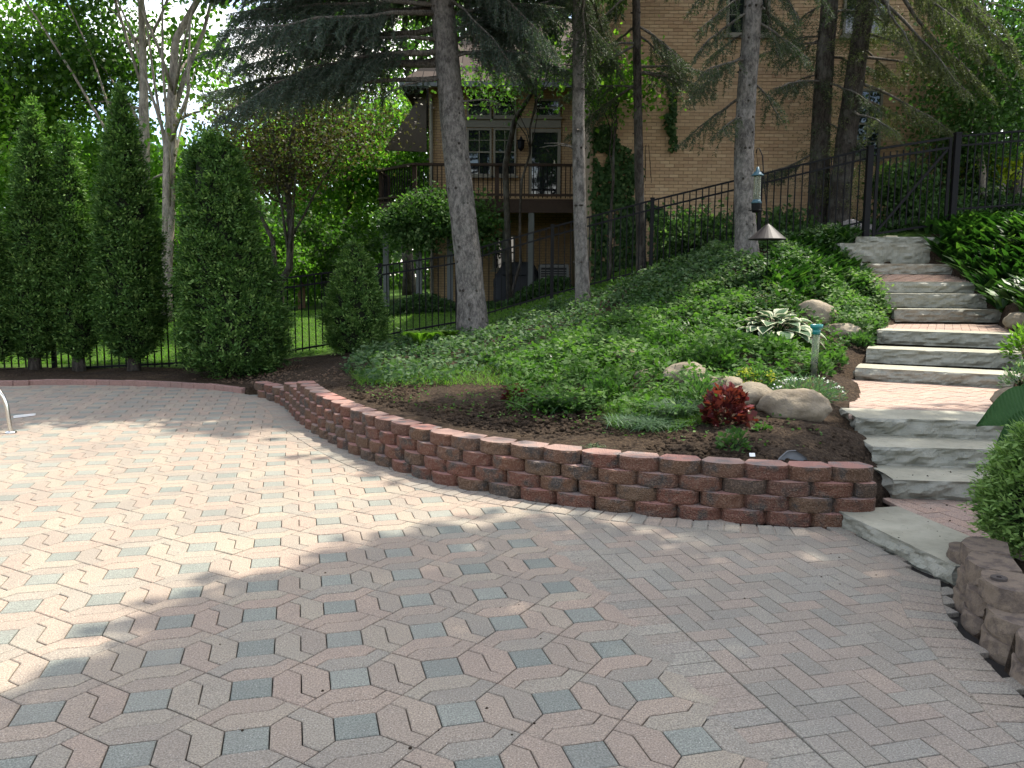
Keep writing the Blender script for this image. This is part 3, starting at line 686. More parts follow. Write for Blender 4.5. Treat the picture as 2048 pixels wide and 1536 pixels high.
# recessed wing
WY = 24.5; wx0 = at(858, 300, WY)[0]; wx1 = hx0+.4
m = MB(); m.box((wx0, WY, .4), (wx1, WY+.3, 7.5)); m.box((wx0, WY+.3, .4), (wx0+.3, 32, 7.5)); hpart(m, 'wing_wall', M['hbrick2'])
ez = at(1000, 166, WY-.6)[2]
m = MB(); V = [(wx0-.7, WY-.75, ez-.12), (wx1+.1, WY-.75, ez-.12), (wx1+.1, WY+4.0, ez+3.0), (wx0+1.8, WY+4.0, ez+3.0), (wx0-.7, WY+9, ez-.12)]
V2 = [(a, b, c+.12) for a, b, c in V]
m.add(V+V2, [(5,6,7,8), (5,8,9), (0,1,6,5), (0,5,9,4), (0,4,3), (0,3,2,1)]); rf = hpart(m, 'roof', M['shingle'])
m = MB(); m.box((wx0-.72, WY-.9, ez-.16), (wx1+.1, WY-.76, ez-.02)); m.obj('gutter', M['greyp'], rf)
m = MB(); m.add([(wx0-1.6, WY+2, 5.6), (wx0-.1, WY+.3, ez+.1), (wx0-.1, WY+.3, 5.3), (wx0-1.6, WY+2.06, 5.6), (wx0-.1, WY+.36, ez+.1), (wx0-.1, WY+.36, 5.3)], [(0,2,1), (3,4,5), (0,1,4,3), (1,2,5,4), (2,0,3,5)]); hpart(m, 'gable', M['deckw'])
x0, x1, z0, z1 = wrect(932, 1122, 236, 256, WY); m = MB(); m.box((x0, WY-.04, z0), (x1, WY+.02, z1)); hpart(m, 'trim_band', M['trim'])
for (u0, u1, v0, v1, c, r) in ((934, 983, 257, 352, 2, 4), (987, 1032, 257, 352, 2, 4), (934, 983, 186, 235, 1, 1), (987, 1032, 186, 235, 1, 1), (1070, 1120, 198, 235, 1, 1), (985, 1030, 470, 540, 2, 2)):
    a = wrect(u0, u1, v0, v1, WY); window(*a, WY, c, r)
x0, x1, z0, z1 = wrect(1058, 1120, 258, 392, WY)
m = MB(); m.box((x0, WY-.05, z0), (x0+.09, WY+.02, z1)); m.box((x1-.09, WY-.05, z0), (x1, WY+.02, z1)); m.box((x0+.09, WY-.048, z1-.1), (x1-.09, WY+.02, z1)); fr_ = hpart(m, 'door', M['trim'])
m = MB(); m.box((x0+.09, WY-.015, z0), (x1-.09, WY+.015, z1-.1)); m.obj('door_panel', M['glass'], fr_)
m = MB(); m.box((x1-.2, WY-.05, z0+.85), (x1-.16, WY-.015, z0+1.0)); m.obj('handle', M['steel'], fr_)
p = at(863, 300, WY-.1); m = MB(); m.tube([(p[0], p[1], ez-.2), (p[0], p[1], 1.2)], .05, 8); hpart(m, 'downspout', M['trim'])
p = at(1183, 300, HY-.08); m = MB(); m.tube([(p[0], p[1], 9), (p[0], p[1], 1.6)], .04, 8); hpart(m, 'downspout', M['mortar'])
p = at(1042, 290, WY-.16); m = MB(); m.add(*lathe([(.0, .26), (.03, .22), (.05, .16), (.12, .13), (.10, .10), (.09, -.08), (.05, -.14), (.0, -.18)], 8, p)); m.box((p[0]-.02, p[1], p[2]+.1), (p[0]+.02, WY, p[2]+.14)); hpart(m, 'lantern', M['black'])
# ---------------------------------------------------------------- deck
DY = 21.6; dz = at(1000, 398, DY)[2]; dx0 = at(828, 300, DY)[0]; dx1 = hx0-.02
deck = thing('raised_deck', 'dark stained raised wooden deck with railing on the house wing', 'deck', (dx0, DY, dz)); DO = np.array([dx0, DY, dz]); dl = at(757, 330, DY+1.3)
rz_ = at(1000, 328, DY)[2]
FL = [(dx0, DY), (dx1, DY), (dx1, WY-.01), (wx0-.02, WY-.01), (dl[0], DY+2.6), (dl[0], DY+1.3)]
V, F = prism(FL, dz-.04, dz, 0); o = MB().add(V, F).obj('floor', M['deckw'], deck, loc=-DO)
m = MB()
for (a, b) in ((FL[0], FL[1]), (FL[5], FL[0]), (FL[4], FL[5])):
    a, b = np.array(a), np.array(b); d = nrm(b-a); n = np.array([d[1], -d[0]])
    m.add([(*(a+n*.0), dz-.34), (*(b+n*.0), dz-.34), (*(b-n*.05), dz-.34), (*(a-n*.05), dz-.34), (*(a), dz-.045), (*(b), dz-.045), (*(b-n*.05), dz-.045), (*(a-n*.05), dz-.045)], [(0,1,5,4), (1,2,6,5), (2,3,7,6), (3,0,4,7), (0,3,2,1), (4,5,6,7)])
m.obj('skirt', M['deckw'], deck, loc=-DO)
bal = MB(); bal.box((-.012, -.012, 0), (.012, .012, rz_-dz-.05)); balm = bal.mesh('baluster', M['black'])
pos_ = MB(); pos_.box((-.055, -.055, -.3), (.055, .055, rz_-dz-.02)); posm = pos_.mesh('post', M['deckw'])
for (a, b) in ((FL[0], FL[1]), (FL[5], FL[0]), (FL[4], FL[5])):
    a, b = np.array(a), np.array(b); L_ = np.linalg.norm(b-a); d = (b-a)/L_; n = np.array([-d[1], d[0]])
    for (zz, t, wd) in ((rz_-.05, .06, .07), (dz+.08, .05, .04)):
        m = MB(); q = [a-n*wd, b-n*wd, b+n*wd, a+n*wd]; m.add([(*p, zz) for p in q]+[(*p, zz+t) for p in q], [(0,3,2,1), (4,5,6,7), (0,1,5,4), (1,2,6,5), (2,3,7,6), (3,0,4,7)]); m.obj('rail', M['deckw'], deck, loc=-DO)
    for k in range(1, int(L_/.115)): p = a+d*k*L_/int(L_/.115)+n*.035; obj('baluster', balm, deck, loc=(p[0]-DO[0], p[1]-DO[1], .03))
    for t in ((0, .5) if L_ > 3 else (0,)): p = a+d*L_*t+n*.07; obj('post', posm, deck, loc=(p[0]-DO[0], p[1]-DO[1], 0))
for (u, yy) in ((772, DY+1.3), (838, DY+.1), (1062, DY+.1), (900, DY+.1), (1010, DY+1.5)):
    p = at(u, 500, yy); m = MB(); g = h1(p[0], p[1]); m.box((p[0]-.075, p[1]-.075, g-.1), (p[0]+.075, p[1]+.075, dz-.342)); m.obj('support_post', M['greyp'], deck, loc=-DO)
# ================================================================ iron fence
PH = 1.34
pk = MB(); pk.box((-.0095, -.0095, 0), (.0095, .0095, PH)); pkm = pk.mesh('picket', M['black'])
pst = MB(); pst.box((-.032, -.032, -.25), (.032, .032, 1.45)); pst.box((-.038, -.038, 1.45), (.038, .038, 1.475)); pstm = pst.mesh('post', M['black'])
gp = MB(); gp.box((-.05, -.05, -.3), (.05, .05, 1.72)); gp.box((-.057, -.057, 1.72), (.057, .057, 1.75)); gpm = gp.mesh('post', M['black'])
def fence(name, label, tops, hh=1.38, posts=None, ends=(True, True)):
    P = [at(u, v, y) for u, v, y in tops]; root = thing(name, label, 'fence', (P[0][0], P[0][1], P[0][2]-hh)); O = np.array([P[0][0], P[0][1], P[0][2]-hh])
    for k, (a, b) in enumerate(zip(P[:-1], P[1:])):
        L_ = np.linalg.norm((b-a)[:2]); d = (b-a)/L_; n = np.array([-d[1], d[0], 0]); n = n/np.linalg.norm(n)
        for off, w_ in ((0, .02), (-.165, .017), (-hh+.10, .017)):
            m = MB(); q = [a-n*w_, b-n*w_, b+n*w_, a+n*w_]
            m.add([p+np.array([0, 0, off-.033]) for p in q]+[p+np.array([0, 0, off]) for p in q], [(0,3,2,1), (4,5,6,7), (0,1,5,4), (1,2,6,5), (2,3,7,6), (3,0,4,7)]); m.obj('rail', M['black'], root, loc=-O)
        cnt = max(2, int(round(L_/.118)))
        for j in range(1, cnt): p = a+d*(j*L_/cnt); obj('picket', pkm, root, loc=(p[0]-O[0], p[1]-O[1], p[2]-hh+.03-O[2]))
    for k, p in enumerate(P):
        if (k == 0 and not ends[0]) or (k == len(P)-1 and not ends[1]): continue
        obj('post', pstm, root, loc=(p[0]-O[0], p[1]-O[1], p[2]-1.44-O[2]))
    return root
fence('metal_fence', 'black iron picket fence climbing the slope behind the bed to the gate', [(365,572,14.1),(560,556,14.6),(760,530,15.4),(914,507,15.9),(1105,452,16.1),(1305,399,16.0),(1522,347,15.6),(1736,296,15.25)], ends=(True, False))
fence('metal_fence', 'black iron picket fence behind the row of tall columnar arborvitaes', [(-160,590,13.95),(100,584,14.0),(360,573,14.1)], ends=(True, False))
fence('metal_fence', 'black iron picket fence right of the gate in front of the car', [(1924,270,15.2),(2110,255,15.1),(2300,240,15.0)], ends=(False, True))
ga, gb = at(1741, 292, 15.22), at(1916, 266, 15.2); gate = thing('gate', 'black iron gate with diagonal brace at the top of the stone steps', 'gate', (ga[0], ga[1], ga[2]-1.72)); GO = np.array([ga[0], ga[1], ga[2]-1.72])
for p in (ga, gb): obj('post', gpm, gate, loc=(p[0]-GO[0], p[1]-GO[1], p[2]-1.74-GO[2]))
a, b = at(1757, 297, 15.2), at(1902, 276, 15.2); L_ = b[0]-a[0]; dzz = (b[2]-a[2])/L_
def gbar(x0, z0, x1, z1, w_, name):
    m = MB(); d = nrm(np.array([x1-x0, z1-z0])); n = np.array([-d[1], d[0]])*w_
    q = [(x0-n[0], z0-n[1]), (x1-n[0], z1-n[1]), (x1+n[0], z1+n[1]), (x0+n[0], z0+n[1])]
    m.add([(x, a[1]-.018, z) for x, z in q]+[(x, a[1]+.018, z) for x, z in q], [(0,1,2,3), (7,6,5,4), (4,5,1,0), (5,6,2,1), (6,7,3,2), (7,4,0,3)]); m.obj(name, M['black'], gate, loc=-GO)
gbar(a[0], a[2]-1.55, a[0], a[2]+.01, .026, 'stile'); gbar(b[0], b[2]-1.55, b[0], b[2]+.01, .026, 'stile')
for off in (0, -.17, -1.5): gbar(a[0]+.03, a[2]+off, b[0]-.03, b[2]+off, .02, 'rail')
gbar(a[0]+.05, a[2]-1.46, b[0]-.05, b[2]-.2, .02, 'brace')
for j in range(1, 11): x = a[0]+L_*j/11; obj('picket', pkm, gate, loc=(x-GO[0], a[1]+.03-GO[1], a[2]+dzz*(x-a[0])-1.42-GO[2]))
# ================================================================ foliage helpers
def leaves(P, D, S, L, W, fold=.12):
    n = len(P); D = nrm(D); S = nrm(S - D*np.sum(S*D, 1, keepdims=True)); Nn = np.cross(D, S)
    L = np.broadcast_to(L, (n,))[:, None]; W = np.broadcast_to(W, (n,))[:, None]
    V = np.empty((n, 4, 3)); V[:, 0] = P; V[:, 1] = P+D*L*.5+S*W*.5+Nn*W*fold; V[:, 2] = P+D*L; V[:, 3] = P+D*L*.5-S*W*.5+Nn*W*fold
    return V.reshape(-1, 3), np.arange(4*n).reshape(n, 4)
def rdir(n): return nrm(rng.normal(size=(n, 3)))
def cloud(name, P, mat, parent=None, L=(.08, .12), W=.6, D=None, tint=None, flat=0., loc=None, S=None, fold=.12):
    n = len(P); D = rdir(n) if D is None else D; S = rdir(n) if S is None else S
    if flat: D = D*np.array([1, 1, 1-flat]); S = S*np.array([1, 1, 1-flat])
    l = U(L[0], L[1], n); V, F = leaves(P, D, S, l, l*W*U(.8, 1.2, n), fold)
    t = rng.beta(2, 2, n) if tint is None else tint
    if loc is not None: V = V-np.asarray(loc)
    return obj(name, mesh(name, V, F, mat, False, t), parent)
# patches of ground that the photograph shows in sun: high twigs that would shade them are left out
LITPX = [(0., [(-900,890),(0,886),(300,898),(480,908),(640,925),(760,955),(900,990),(1010,1012),(1085,1026),(990,1043),(850,1064),(720,1095),(640,1115),(560,1165),(430,1195),(360,1180),(330,1230),(250,1260),(180,1340),(100,1330),(60,1430),(0,1460),(-900,1700)]), (0., [(620,1240),(720,1235),(700,1270),(640,1275)]), (0., [(380,1290),(470,1275),(450,1310),(390,1320)]), (0., [(790,1130),(860,1120),(870,1145),(800,1150)]), (0., [(180,1420),(260,1400),(270,1440),(200,1460)]), (0., [(560,1340),(610,1335),(605,1360),(565,1362)]),
         (.36, [(620,775),(700,800),(900,860),(1100,905),(1280,930),(1280,905),(1000,860),(800,810),(680,770)]),
         (.47, [(1040,860),(1200,835),(1420,795),(1560,780),(1690,775),(1690,840),(1560,862),(1380,880),(1150,890)]),
         (.52, [(1690,765),(2010,775),(2010,808),(1690,815)]), (.85, [(1480,600),(1640,600),(1640,670),(1480,670)]), (.85, [(1720,690),(2030,700),(2030,735),(1715,730)]), (1.02, [(1760,630),(2030,640),(2030,668),(1755,660)]),
         (.55, [(700,690),(1000,680),(1200,660),(1150,740),(800,770)])]
LIT = [(z, np.array([gz(*p, z)[:2] for p in poly])) for z, poly in LITPX]
def shades(P, grow=0.):
    P = np.atleast_2d(P); bad = np.zeros(len(P), bool)
    for z, poly in LIT:
        q = P[:, :2]-SD[:2]*((P[:, 2]-z)/SD[2])[:, None]+rng.normal(0, .09, (len(P), 2)); bad |= inpoly(q, poly) & (P[:, 2] > 3.0)
    return bad
def wob(P, amp, seed=0., f=.8):
    P = np.array(P, float); return P+np.array([[amp*mnoise.noise(Vector((i*f, seed, k*9.1))) for k in range(3)] for i in range(len(P))])
def bez(a, b, sag=0., n=7, out=None):
    t = np.linspace(0, 1, n)[:, None]; a = np.asarray(a, float); b = np.asarray(b, float); P = a+(b-a)*t
    P[:, 2] -= (sag*4*t*(1-t))[:, 0]; return P
def deciduous(name, label, base, top, r0, crown, mat, bark, ncl=70, lpc=170, L=(.09, .15), cat='tree', group=None, limbs=12, sig=(.5, .5, .26), cull=False, twigw=.02, bend=.25, hollow=.45, forks=None, tintbias=0.):
    base = np.asarray(base, float); top = np.asarray(top, float); root = thing(name, label, cat, base, group)
    P = wob(bez(base-np.array([0, 0, .15]), top, 0, 10), bend, base[0]*3.7+base[1]); P[0] = base-np.array([0, 0, .15]); P[-1] = top
    T = MB(); T.tube(P-base, np.linspace(r0, r0*.4, 10)*np.r_[1.35, np.ones(9)], 10); T.obj('trunk', bark, root, True)
    cs = []
    for c, rad, k in crown:
        d = rdir(k); d[:, 2] = d[:, 2]*.95; rr = U(hollow**3, 1, k)**(1/3); cs.append(np.asarray(c)+d*rr[:, None]*np.asarray(rad))
    cs = np.concatenate(cs)
    if cull: cs = cs[~shades(cs)]
    pick = cs[rng.permutation(len(cs))[:limbs]]
    for k, c in enumerate(pick):
        t = np.clip(.35+.6*rng.random(), 0, .97); i = t*9; s = P[int(i)]+(P[min(int(i)+1, 9)]-P[int(i)])*(i-int(i))
        Q = wob(bez(s, c, -.06*np.linalg.norm(c-s), 6), .12, k*1.3); Q[0] = s; Lm = MB(); Lm.tube(Q-base, np.linspace(r0*.32, twigw*.5, 6), 6); Lm.obj('limb', bark, root, True)
    for f in (forks or []):
        F_ = wob(np.array(f[:-1], float), .03, 5.); Lm = MB(); Lm.tube(F_-base, np.linspace(f[-1], f[-1]*.45, len(F_)), 8); Lm.obj('limb', bark, root, True)
    n = len(cs)*lpc; PP = np.repeat(cs, lpc, 0)+rng.normal(size=(n, 3))*np.asarray(sig)
    if cull: PP = PP[~shades(PP)]
    tn = np.clip(np.repeat(rng.normal(.45, .18, len(cs)), lpc)[:len(PP)]+rng.normal(0, .18, len(PP))+tintbias, 0, 1)
    D = rdir(len(PP))+np.array([0, 0, -.5]); S = rdir(len(PP))*np.array([1, 1, .45])
    cloud('crown', PP, mat, root, L, .75, D, tn, 0., base, S)
    return root
def spruce_twigs(path, tlen, dens_, droop=.5, start=.2, nl=(.035, .055), nw=.16, hang=.5):
    """needles and twig wood along one bough"""
    path = np.asarray(path); T = nrm(np.gradient(path, axis=0)); s = np.r_[0, np.cumsum(np.linalg.norm(np.diff(path, axis=0), axis=1))]; L_ = s[-1]
    wood = MB(); NP = []; ND = []
    n = int(L_*dens_*1.25)
    for k in range(n):
        q = (start+(1-start)*(k+U(0, 1))/n)*L_; p = np.array([np.interp(q, s, path[:, j]) for j in range(3)]); t = np.array([np.interp(q, s, T[:, j]) for j in range(3)])
        sd = nrm(np.cross(t, [0, 0, 1.]))*(1 if k % 2 else -1); f = 1-.75*(q/L_)
        ln = tlen*(.35+.65*min(1, (1-q/L_)*2.2+.1))*U(.6, 1.2)
        d = nrm(sd*U(.3, .9)+t*U(.35, .8)+np.array([0, 0, -droop*U(.3, 1.3)])); e = p+d*ln+np.array([0, 0, -hang*ln*U(.2, .8)])
        Q = bez(p, e, -.06*ln, 4)
        wood.tube(Q, np.array([.006, .004, .003, .002]), 3, cap=False)
        m = int(ln/.0068); tt = U(.08, 1, m); pp = np.stack([np.interp(tt, np.linspace(0, 1, 4), Q[:, j]) for j in range(3)], 1)
        dd = nrm(Q[-1]-Q[0])*U(.3, .9, m)[:, None]+rdir(m)*.95
        NP.append(pp); ND.append(dd)
    return wood, np.concatenate(NP) if NP else np.zeros((0, 3)), np.concatenate(ND) if ND else np.zeros((0, 3))
def spruce(name, label, pts, r0, r1, boughs, nmat, bark, cat='tree', top=17., crown=None, knots=40, group=None, tufts=0, nn=(.042, .07)):
    P = np.array([at(*p) for p in pts]); d = nrm(P[-1]-P[-2]); base = P[0].copy(); g = h1(base[0], base[1]); base[2] = min(base[2], g)
    P[0] = base-np.array([0, 0, .25]); ext = P[-1]+d*((top-P[-1][2])/max(d[2], .3)); Q = np.concatenate([P, [P[-1]*.5+ext*.5, ext]])
    Pq, L_ = spline(Q, .25); n = len(Pq); zz = (Pq[:, 2]-Pq[0, 2])/(top-Pq[0, 2]); rad = np.interp(zz, [0, .02, .06, .35, 1.], [r0*1.55, r0*1.25, r0*1.03, r1, .03])
    root = thing(name, label, cat, base, group); T = MB()
    # trunk with a little unevenness
    V, F = tube(Pq-base, rad, 18); V = np.array(V); V += np.array([[.014*mnoise.noise(Vector(v)*4) for _ in (0,)][0] for v in V])[:, None]*nrm(V-np.repeat(np.r_[Pq-base], 18, 0)[:len(V)])
    obj('trunk', mesh('trunk', V, F, bark, True), root)
    kn = MB()
    for k in range(knots):
        i = rng.integers(1, max(2, int(n*.5))); a = U(0, 2*np.pi); dv = np.array([math.cos(a), math.sin(a), .12]); c = Pq[i]-base+dv*rad[i]*.93
        kn.tube([c-dv*.02, c+dv*.012, c+dv*U(.02, .05)], [.03*r0/.25+.012, .022*r0/.25+.008, .006], 6)
    if kn.n: tag(kn.obj('knot', M['barkdark'], root, True), kind='stuff')
    wood = MB(); tw = []; NP = []; ND = []
    def trunk_at(z): return np.array([np.interp(z, Pq[:, 2], Pq[:, j]) for j in range(2)]+[z])
    for b in boughs:
        s = trunk_at(at(b[0][0], b[0][1], P[1][1])[2]); e = at(*b[1]); tl = b[2]; dn = b[3]
        L_ = np.linalg.norm(e-s); path = wob(bez(s, e, b[4] if len(b) > 4 else -.05*L_, 9), .05*L_/2, e[0]*5.1+e[2]); path[0] = s
        wb = MB(); wb.tube(path-base, np.linspace(.012+.011*L_, .006, 9), 6); wb.obj('branch', M['branch'], root, True)
        if dn > 0:
            w_, a_, b_ = spruce_twigs(path, tl, dn, start=b[5] if len(b) > 5 else .25); NP.append(a_); ND.append(b_)
            if w_.n: tw.append(w_)
    for w_ in tw:
        for V in w_.V: pass
    if wood.n: wood.obj('branch', M['branch'], root, True)
    twm = MB()
    for w_ in tw: twm.add(np.concatenate(w_.V)-base, w_.F)
    if twm.n: tag(twm.obj('twig', M['branch'], root), kind='stuff')
    for k in range(tufts):                       # short live shoots on the stem
        z = U(P[0][2]+.8, 9.); c = trunk_at(z); a = U(0, 2*np.pi); e = c+np.array([math.cos(a), math.sin(a), -.35])*U(.25, .7)
        m = 110; t = U(.2, 1, m)[:, None]; NP.append(c+(e-c)*t+rng.normal(size=(m, 3))*.06); ND.append(nrm(e-c)+rdir(m)*.9)
    if NP:
        A = np.concatenate(NP); Bd = np.concatenate(ND); k = A[:, 2] < 40; A, Bd = A[k], Bd[k]
        cloud('needles', A, nmat, root, nn, .2, Bd, None, 0., base)
    if crown:                                    # the live crown above the picture
        z0, z1, rr, cnt = crown; CP = []; CD = []; cw = MB()
        for k in range(cnt):
            z = U(z0, z1); f = 1-(z-z0)/(z1-z0); a = U(0, 2*np.pi); ln = (.35+rr*f)*U(.7, 1.1); s = trunk_at(z); e = s+np.array([math.cos(a)*ln, math.sin(a)*ln, -.28*ln])
            if shades(np.array([s+(e-s)*.75]))[0]: continue
            cw.tube(bez(s, e, -.05*ln, 5)-base, np.linspace(.03, .008, 5), 5); m = int(230*ln); t = U(.2, 1, m)[:, None]
            sdv = np.array([-math.sin(a), math.cos(a), 0]); w_ = (1.05-t)*.55*ln
            CP.append(s+(e-s)*t+sdv*rng.normal(size=(m, 1))*w_*.6+np.array([0, 0, -1])*U(0, .25, (m, 1))); CD.append(nrm(e-s)+rdir(m)*.7+np.array([0, 0, -.4]))
        if CP:
            A = np.concatenate(CP); Bd = np.concatenate(CD); k = ~shades(A); tag(cw.obj('crown_branch', M['branch'], root, True), kind='stuff'); cloud('crown', A[k], nmat, root, (.12, .2), .35, Bd[k], None, 0., base)
    return root
# ================================================================ spruces
bo = []
for k in range(20):
    sv = U(-230, 130); u = U(400, 690); v = sv+U(-30, 110); bo.append(((885, sv), (u, v, U(12.6, 16.6)), U(.6, .95), 30, -.1))
bo += [((885, 155), (500, 205, 14.2), .35, 14, -.1, .45), ((880, 82), (590, 100, 13.8), .6, 26), ((880, 100), (430, 232, 13.2), .7, 26, -.25), ((885, 158), (760, 190, 14.0), .25, 10), ((905, 215), (1000, 208, 14.2), .1, 0, -.1)]
for k in range(15): bo.append(((905, U(-200, 120)), (U(990, 1160), U(-60, 170), U(13.4, 16.4)), .6, 26))
spruce('spruce_tree', 'thick grey spruce trunk leaning left with long blue-green boughs, largest trunk in the bed', [(948,668,14.6),(938,540,14.6),(918,360,14.6),(900,180,14.6),(884,0,14.6)], .235, .20, bo, M['needleb'], M['bark'], crown=(7.2, 17, 3.6, 260), knots=95)
bo = [((1160, U(-150, 60)), (U(1090, 1250), U(0, 200), U(14.6, 17)), .4, 16) for k in range(6)]
for k in range(9):
    v = U(120, 300); bo.append(((1160, v), (1160+U(-95, 30), v+U(-10, 60), U(14.6, 16.6)), .12, 0))
spruce('spruce_tree', 'slender pale spruce trunk left of the brick corner with dead twigs', [(1168,592,15.2),(1160,430,15.2),(1157,250,15.2),(1157,0,15.2)], .118, .10, bo, M['needle'], M['bark'], crown=(7.6, 16, 2.8, 170), knots=70)
bo = []
for k in range(16):
    v = U(-150, 220); s = -1 if k % 3 == 0 else 1; bo.append(((1275, v), (1275+s*U(60, 165), v+U(10, 120), U(15.6, 18.2)), .5, 18))
spruce('spruce_tree', 'thin dark spruce behind the fence with drooping needles against the brick wall', [(1285,545,16.7),(1279,380,16.7),(1275,180,16.7),(1272,0,16.7)], .09, .075, bo, M['needle'], M['barkdark'], crown=(8.5, 15, 1.8, 30), knots=40)
bo = []
for (sv, e) in [(60,(1415,120)),(105,(1372,205)),(120,(1400,150)),(190,(1368,285)),(-20,(1400,60)),(230,(1440,262)),(-60,(1560,130)),(40,(1620,120)),(-80,(1600,40)),(150,(1560,235)),(-120,(1440,0)),(-150,(1660,20)),(20,(1390,110)),(-100,(1380,20)),(10,(1590,90))]: bo.append(((1503, sv), (*e, U(13.4, 15.8)), .42, 15))
spruce('spruce_tree', 'straight grey spruce trunk beside the hanging bird feeder', [(1497,492,14.2),(1488,370,14.2),(1491,230,14.2),(1500,100,14.2),(1507,0,14.2)], .165, .14, bo, M['needle'], M['bark'], crown=(8, 17, 2.0, 50), knots=75)
bo = []
for k in range(13):
    v = U(-150, 330); s = -1 if k % 4 else 1; bo.append(((1640, v), (1640+s*U(50, 130), v+U(0, 90), U(16, 18.4)), .42, 15))
spruce('spruce_tree', 'dark spruce trunk, left one of the close pair behind the fence', [(1636,470,17.2),(1640,300,17.2),(1650,120,17.2),(1660,0,17.2)], .20, .16, bo, M['needle'], M['barkdark'], crown=(8.8, 17, 2.2, 45), knots=20, tufts=90)
bo = []
for (sv, e) in [(60,(1905,140)),(110,(1890,150)),(160,(1910,265)),(-60,(1950,60)),(-100,(2000,40)),(-140,(1880,0)),(20,(1800,75)),(225,(1790,262)),(-160,(2040,90)),(-40,(1830,110)),(-120,(2010,150)),(-180,(1960,120)),(90,(1790,160)),(190,(1800,235)),(-20,(1760,30)),(-80,(1900,60)),(-60,(1990,200)),(-30,(1940,190)),(-140,(2060,140))]: bo.append(((1710, sv), (*e, U(14.8, 17.6)), .46, 17, -.05, .42))
spruce('spruce_tree', 'dark leaning spruce trunk, right one of the close pair with long boughs over the gate', [(1672,470,16.8),(1690,300,16.8),(1715,120,16.8),(1732,0,16.8)], .20, .165, bo, M['needley'], M['barkdark'], crown=(8.8, 17, 2.2, 45), knots=20, tufts=110)
# ================================================================ arborvitaes
def thuja(label, base, height, prof, count, size=(.045, .085), trunk=.3, lean=0., group='arborvitae row', name='arborvitae', tr=.09, seed=0, tb=0.):
    base = np.asarray(base, float); root = thing(name, label, 'conifer', base, group)
    T = MB(); T.tube([(0, 0, -.15), (lean*.1, 0, trunk), (lean*.5, 0, height*.5)], [tr*1.4, tr, tr*.5], 8); T.obj('trunk', M['barkdark'], root, True)
    hs = np.array([p[0] for p in prof])*height; rs = np.array([p[1] for p in prof])
    def R(z, a): 
        b = np.interp(z, hs, rs); x = np.cos(a)*2.2; y = np.sin(a)*2.2
        nz_ = np.array([mnoise.noise(Vector((p, q, r+seed*5.))) + .6*mnoise.noise(Vector((p*2.3, q*2.3, r*2.1+seed*5.+9))) for p, q, r in zip(x, y, z*1.6)])
        return b*(1+.20*nz_)
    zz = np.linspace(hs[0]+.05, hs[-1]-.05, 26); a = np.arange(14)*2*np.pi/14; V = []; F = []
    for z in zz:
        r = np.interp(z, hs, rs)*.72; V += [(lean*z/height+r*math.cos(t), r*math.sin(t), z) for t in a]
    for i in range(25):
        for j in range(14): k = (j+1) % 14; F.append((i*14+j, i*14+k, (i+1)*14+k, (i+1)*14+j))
    F.append(tuple(range(13, -1, -1))); F.append(tuple(25*14+j for j in range(14))); obj('light_block_core', mesh('light_block_core', V, F, M['thujacore'], True), root)  # solid dark core added inside to block light through the foliage
    nc = max(60, count//22); k = nc*3; zc = U(hs[0], hs[-1], k); zc = zc[rng.random(k) < np.interp(zc, hs, rs)/rs.max()+.06][:nc]; nc = len(zc); ac = U(0, 2*np.pi, nc)
    rc = R(zc, ac)*(1+rng.normal(0, .055, nc)); tc_ = rng.normal(.54, .19, nc); per = count//nc; sg = size[1]*.6
    er = np.stack([np.cos(ac), np.sin(ac), np.zeros(nc)], 1); tg = np.stack([-np.sin(ac), np.cos(ac), np.zeros(nc)], 1)
    ax_ = nrm(er*U(.5, 1., nc)[:, None]+tg*rng.normal(0, .35, nc)[:, None]+np.array([0, 0, 1])*U(-.1, .9, nc)[:, None])
    C_ = er*(rc-size[1]*.8)[:, None]; C_[:, 2] = zc; C_[:, 0] += lean*zc/height; n = nc*per; out_ = U(0, 1, n)
    P = np.repeat(C_, per, 0)+np.repeat(ax_, per, 0)*(out_*size[1]*1.6)[:, None]+rng.normal(size=(n, 3))*sg*np.array([1, 1, .7])*(.5+.5*out_[:, None])
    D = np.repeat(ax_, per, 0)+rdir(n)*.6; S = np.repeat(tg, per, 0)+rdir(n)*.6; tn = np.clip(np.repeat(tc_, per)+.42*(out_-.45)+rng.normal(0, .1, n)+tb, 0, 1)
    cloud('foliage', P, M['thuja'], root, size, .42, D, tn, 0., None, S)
    return root
def tb(u, y, z=None): p = at(u, 700, y); return np.array([p[0], y, h1(p[0], y) if z is None else z])
P_ = [(.04, .22), (.10, .46), (.22, .62), (.45, .56), (.62, .45), (.8, .27), (.92, .13), (1, .02)]
def pr(k, lo=.04): return [(max(a, lo), b*k) for a, b in P_]
def ht(u, v, y, b): return at(u, v, y)[2]-b[2]-.06
for lb, u, v, y, k, cnt, ln, sd in (('tall arborvitae cut off by the left edge of the picture', -18, 330, 13.5, .58, 30000, 0, 1), ('tall narrow arborvitae, second from the left edge', 66, 195, 13.7, .57, 36000, .25, 2),
        ('shorter pointed arborvitae between the two tall ones at left', 156, 246, 13.8, .52, 31000, 0, 3), ('tallest pointed arborvitae, next to the wide blunt one', 266, 172, 13.6, .80, 48000, 0, 4)):
    b = tb(u, y); thuja(lb, b, ht(u, v, y, b), pr(k), cnt, lean=ln, seed=sd)
b = tb(474, 13.0); thuja('widest blunt-topped arborvitae next to the small cone-shaped one', b, ht(424, 268, 13., b), [(.0, .45), (.05, .72), (.2, .78), (.38, .66), (.6, .52), (.8, .44), (.93, .32), (1, .10)], 60000, trunk=.1, lean=-.28, seed=5)
